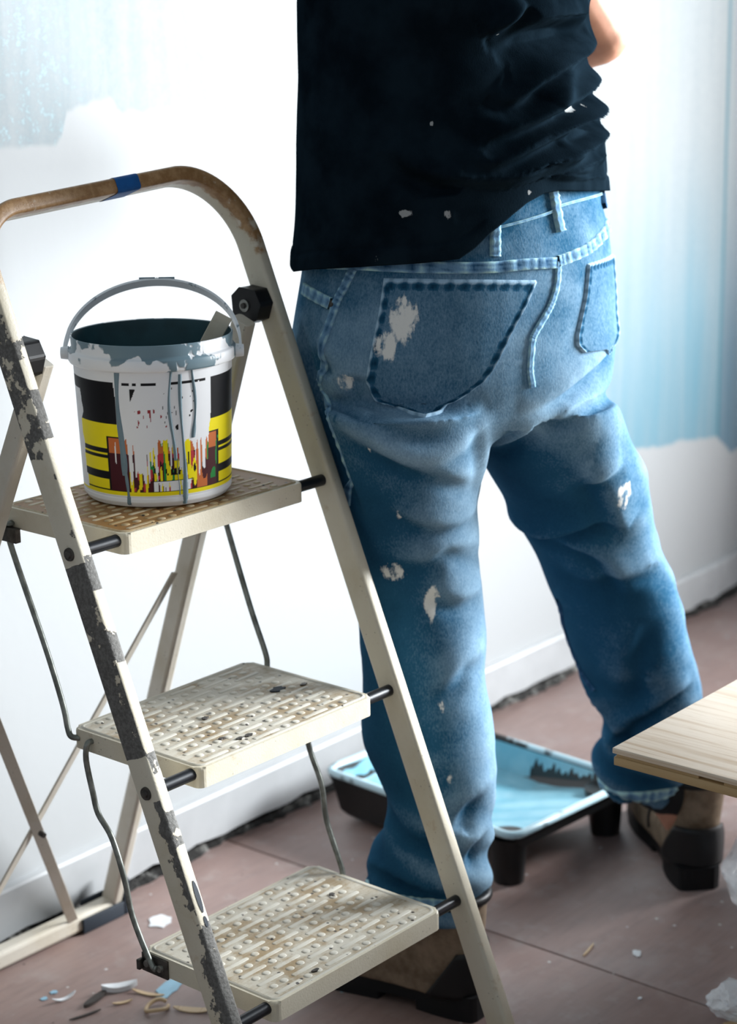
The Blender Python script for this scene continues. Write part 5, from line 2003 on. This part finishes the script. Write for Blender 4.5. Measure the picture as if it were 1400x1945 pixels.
def sliver(name, loc, length, width, rot, mat, label, cat, curl=0.0, h=0.0015):
    n = 14
    V, F = [], []
    for i in range(n + 1):
        s_ = i / n - 0.5
        z = 0.0006 + curl * (s_ * 2) ** 2
        ww = width / 2 * (1 - abs(2 * s_) ** 3 * 0.8)
        for x, zz in ((-ww, 0), (ww, 0), (ww, h), (-ww, h)):
            V.append((length * s_, x, z + zz))
    for i in range(n):
        for k in range(4):
            j = (k + 1) % 4
            F.append((i * 4 + k, (i + 1) * 4 + k, (i + 1) * 4 + j, i * 4 + j))
    F += [[0, 1, 2, 3], [n * 4 + 3, n * 4 + 2, n * 4 + 1, n * 4]]
    o = MB().add(V, F, False).build(name, mat)
    o.location = (loc[0], loc[1], 0)
    o.rotation_euler = (0, 0, R(rot))
    return tag(o, label, cat)


flake('paint_splash', (1.7763, 1.8498), 0.022, 0.017, 20, M['white_flake'], 'white paint splash on the floor behind the bottom step', 'paint', 0.0010, 3)
flake('paint_splash', (1.648, 1.704), 0.032, 0.013, 15, M['blue_flake'], 'light blue paint splash beside the painted wood splinter', 'paint', 0.0010, 5)
flake('paint_dot', (1.531, 1.812), 0.0055, 0.0045, 0, M['blue_flake'], 'left one of two small blue paint dots on the floor', 'paint', 0.001, 8)
flake('paint_dot', (1.550, 1.815), 0.0058, 0.0046, 0, M['blue_flake'], 'right one of two small blue paint dots on the floor', 'paint', 0.001, 9)
flake('paint_chip', (2.0942, 1.2787), 0.010, 0.0065, 40, M['white_flake'], 'pale paint chip right of the floor seam', 'chip', 0.0015, 11)
flake('paint_chip', (1.994, 1.212), 0.0035, 0.003, 0, M['white_flake'], 'tiny pale paint chip left of the floor seam', 'chip', 0.0012, 12)
sliver('white_sliver', (1.545, 1.790), 0.034, 0.006, -62 + 50, M['white_flake'], 'curled white paint sliver at the lower left', 'chip', 0.006)
sliver('splinter', (1.606, 1.752), 0.046, 0.013, -34, M['white_flake'], 'short white and blue painted wood splinter by the bottom step', 'wood', 0.004, 0.007)
sliver('splinter', (1.568, 1.757), 0.046, 0.010, 10, M['dark_sliver'], 'dark sliver under the painted wood splinter', 'wood', 0.001, 0.004)
sliver('wood_shaving', (1.620, 1.714), 0.046, 0.0065, -72, M['shaving'], 'straight tan wood shaving below the painted splinter', 'shaving', 0.003)
sliver('wood_shaving', (1.584, 1.724), 0.026, 0.005, -30, M['shaving'], 'short tan wood shaving left of the straight one', 'shaving', 0.002)
sliver('dark_twig', (1.533, 1.738), 0.044, 0.0035, -16, M['dark_sliver'], 'thin dark twig lying at the lower left', 'twig', 0.001)
sliver('wood_shaving', (1.625, 1.640), 0.050, 0.012, -60, M['shaving'], 'broad tan wood shaving beside the near rail', 'shaving', 0.003)
cr = MB()
ringp = []
for t in np.linspace(0, 2 * math.pi * 0.9, 26):
    ringp.append((0.016 * math.cos(t), 0.012 * math.sin(t), 0.004 + 0.002 * math.sin(2 * t)))
cr.tube(ringp, 0.0026, 6)
cro = cr.build('curled_shaving', M['shaving'])
cro.location = (1.600, 1.678, 0.0008)
tag(cro, 'curled ring of wood shaving beside the near rail', 'shaving')
sliver('straw', (2.062, 1.334), 0.038, 0.003, 12, M['shaving'], 'thin straw-coloured splinter beside the floor seam', 'shaving', 0.001)
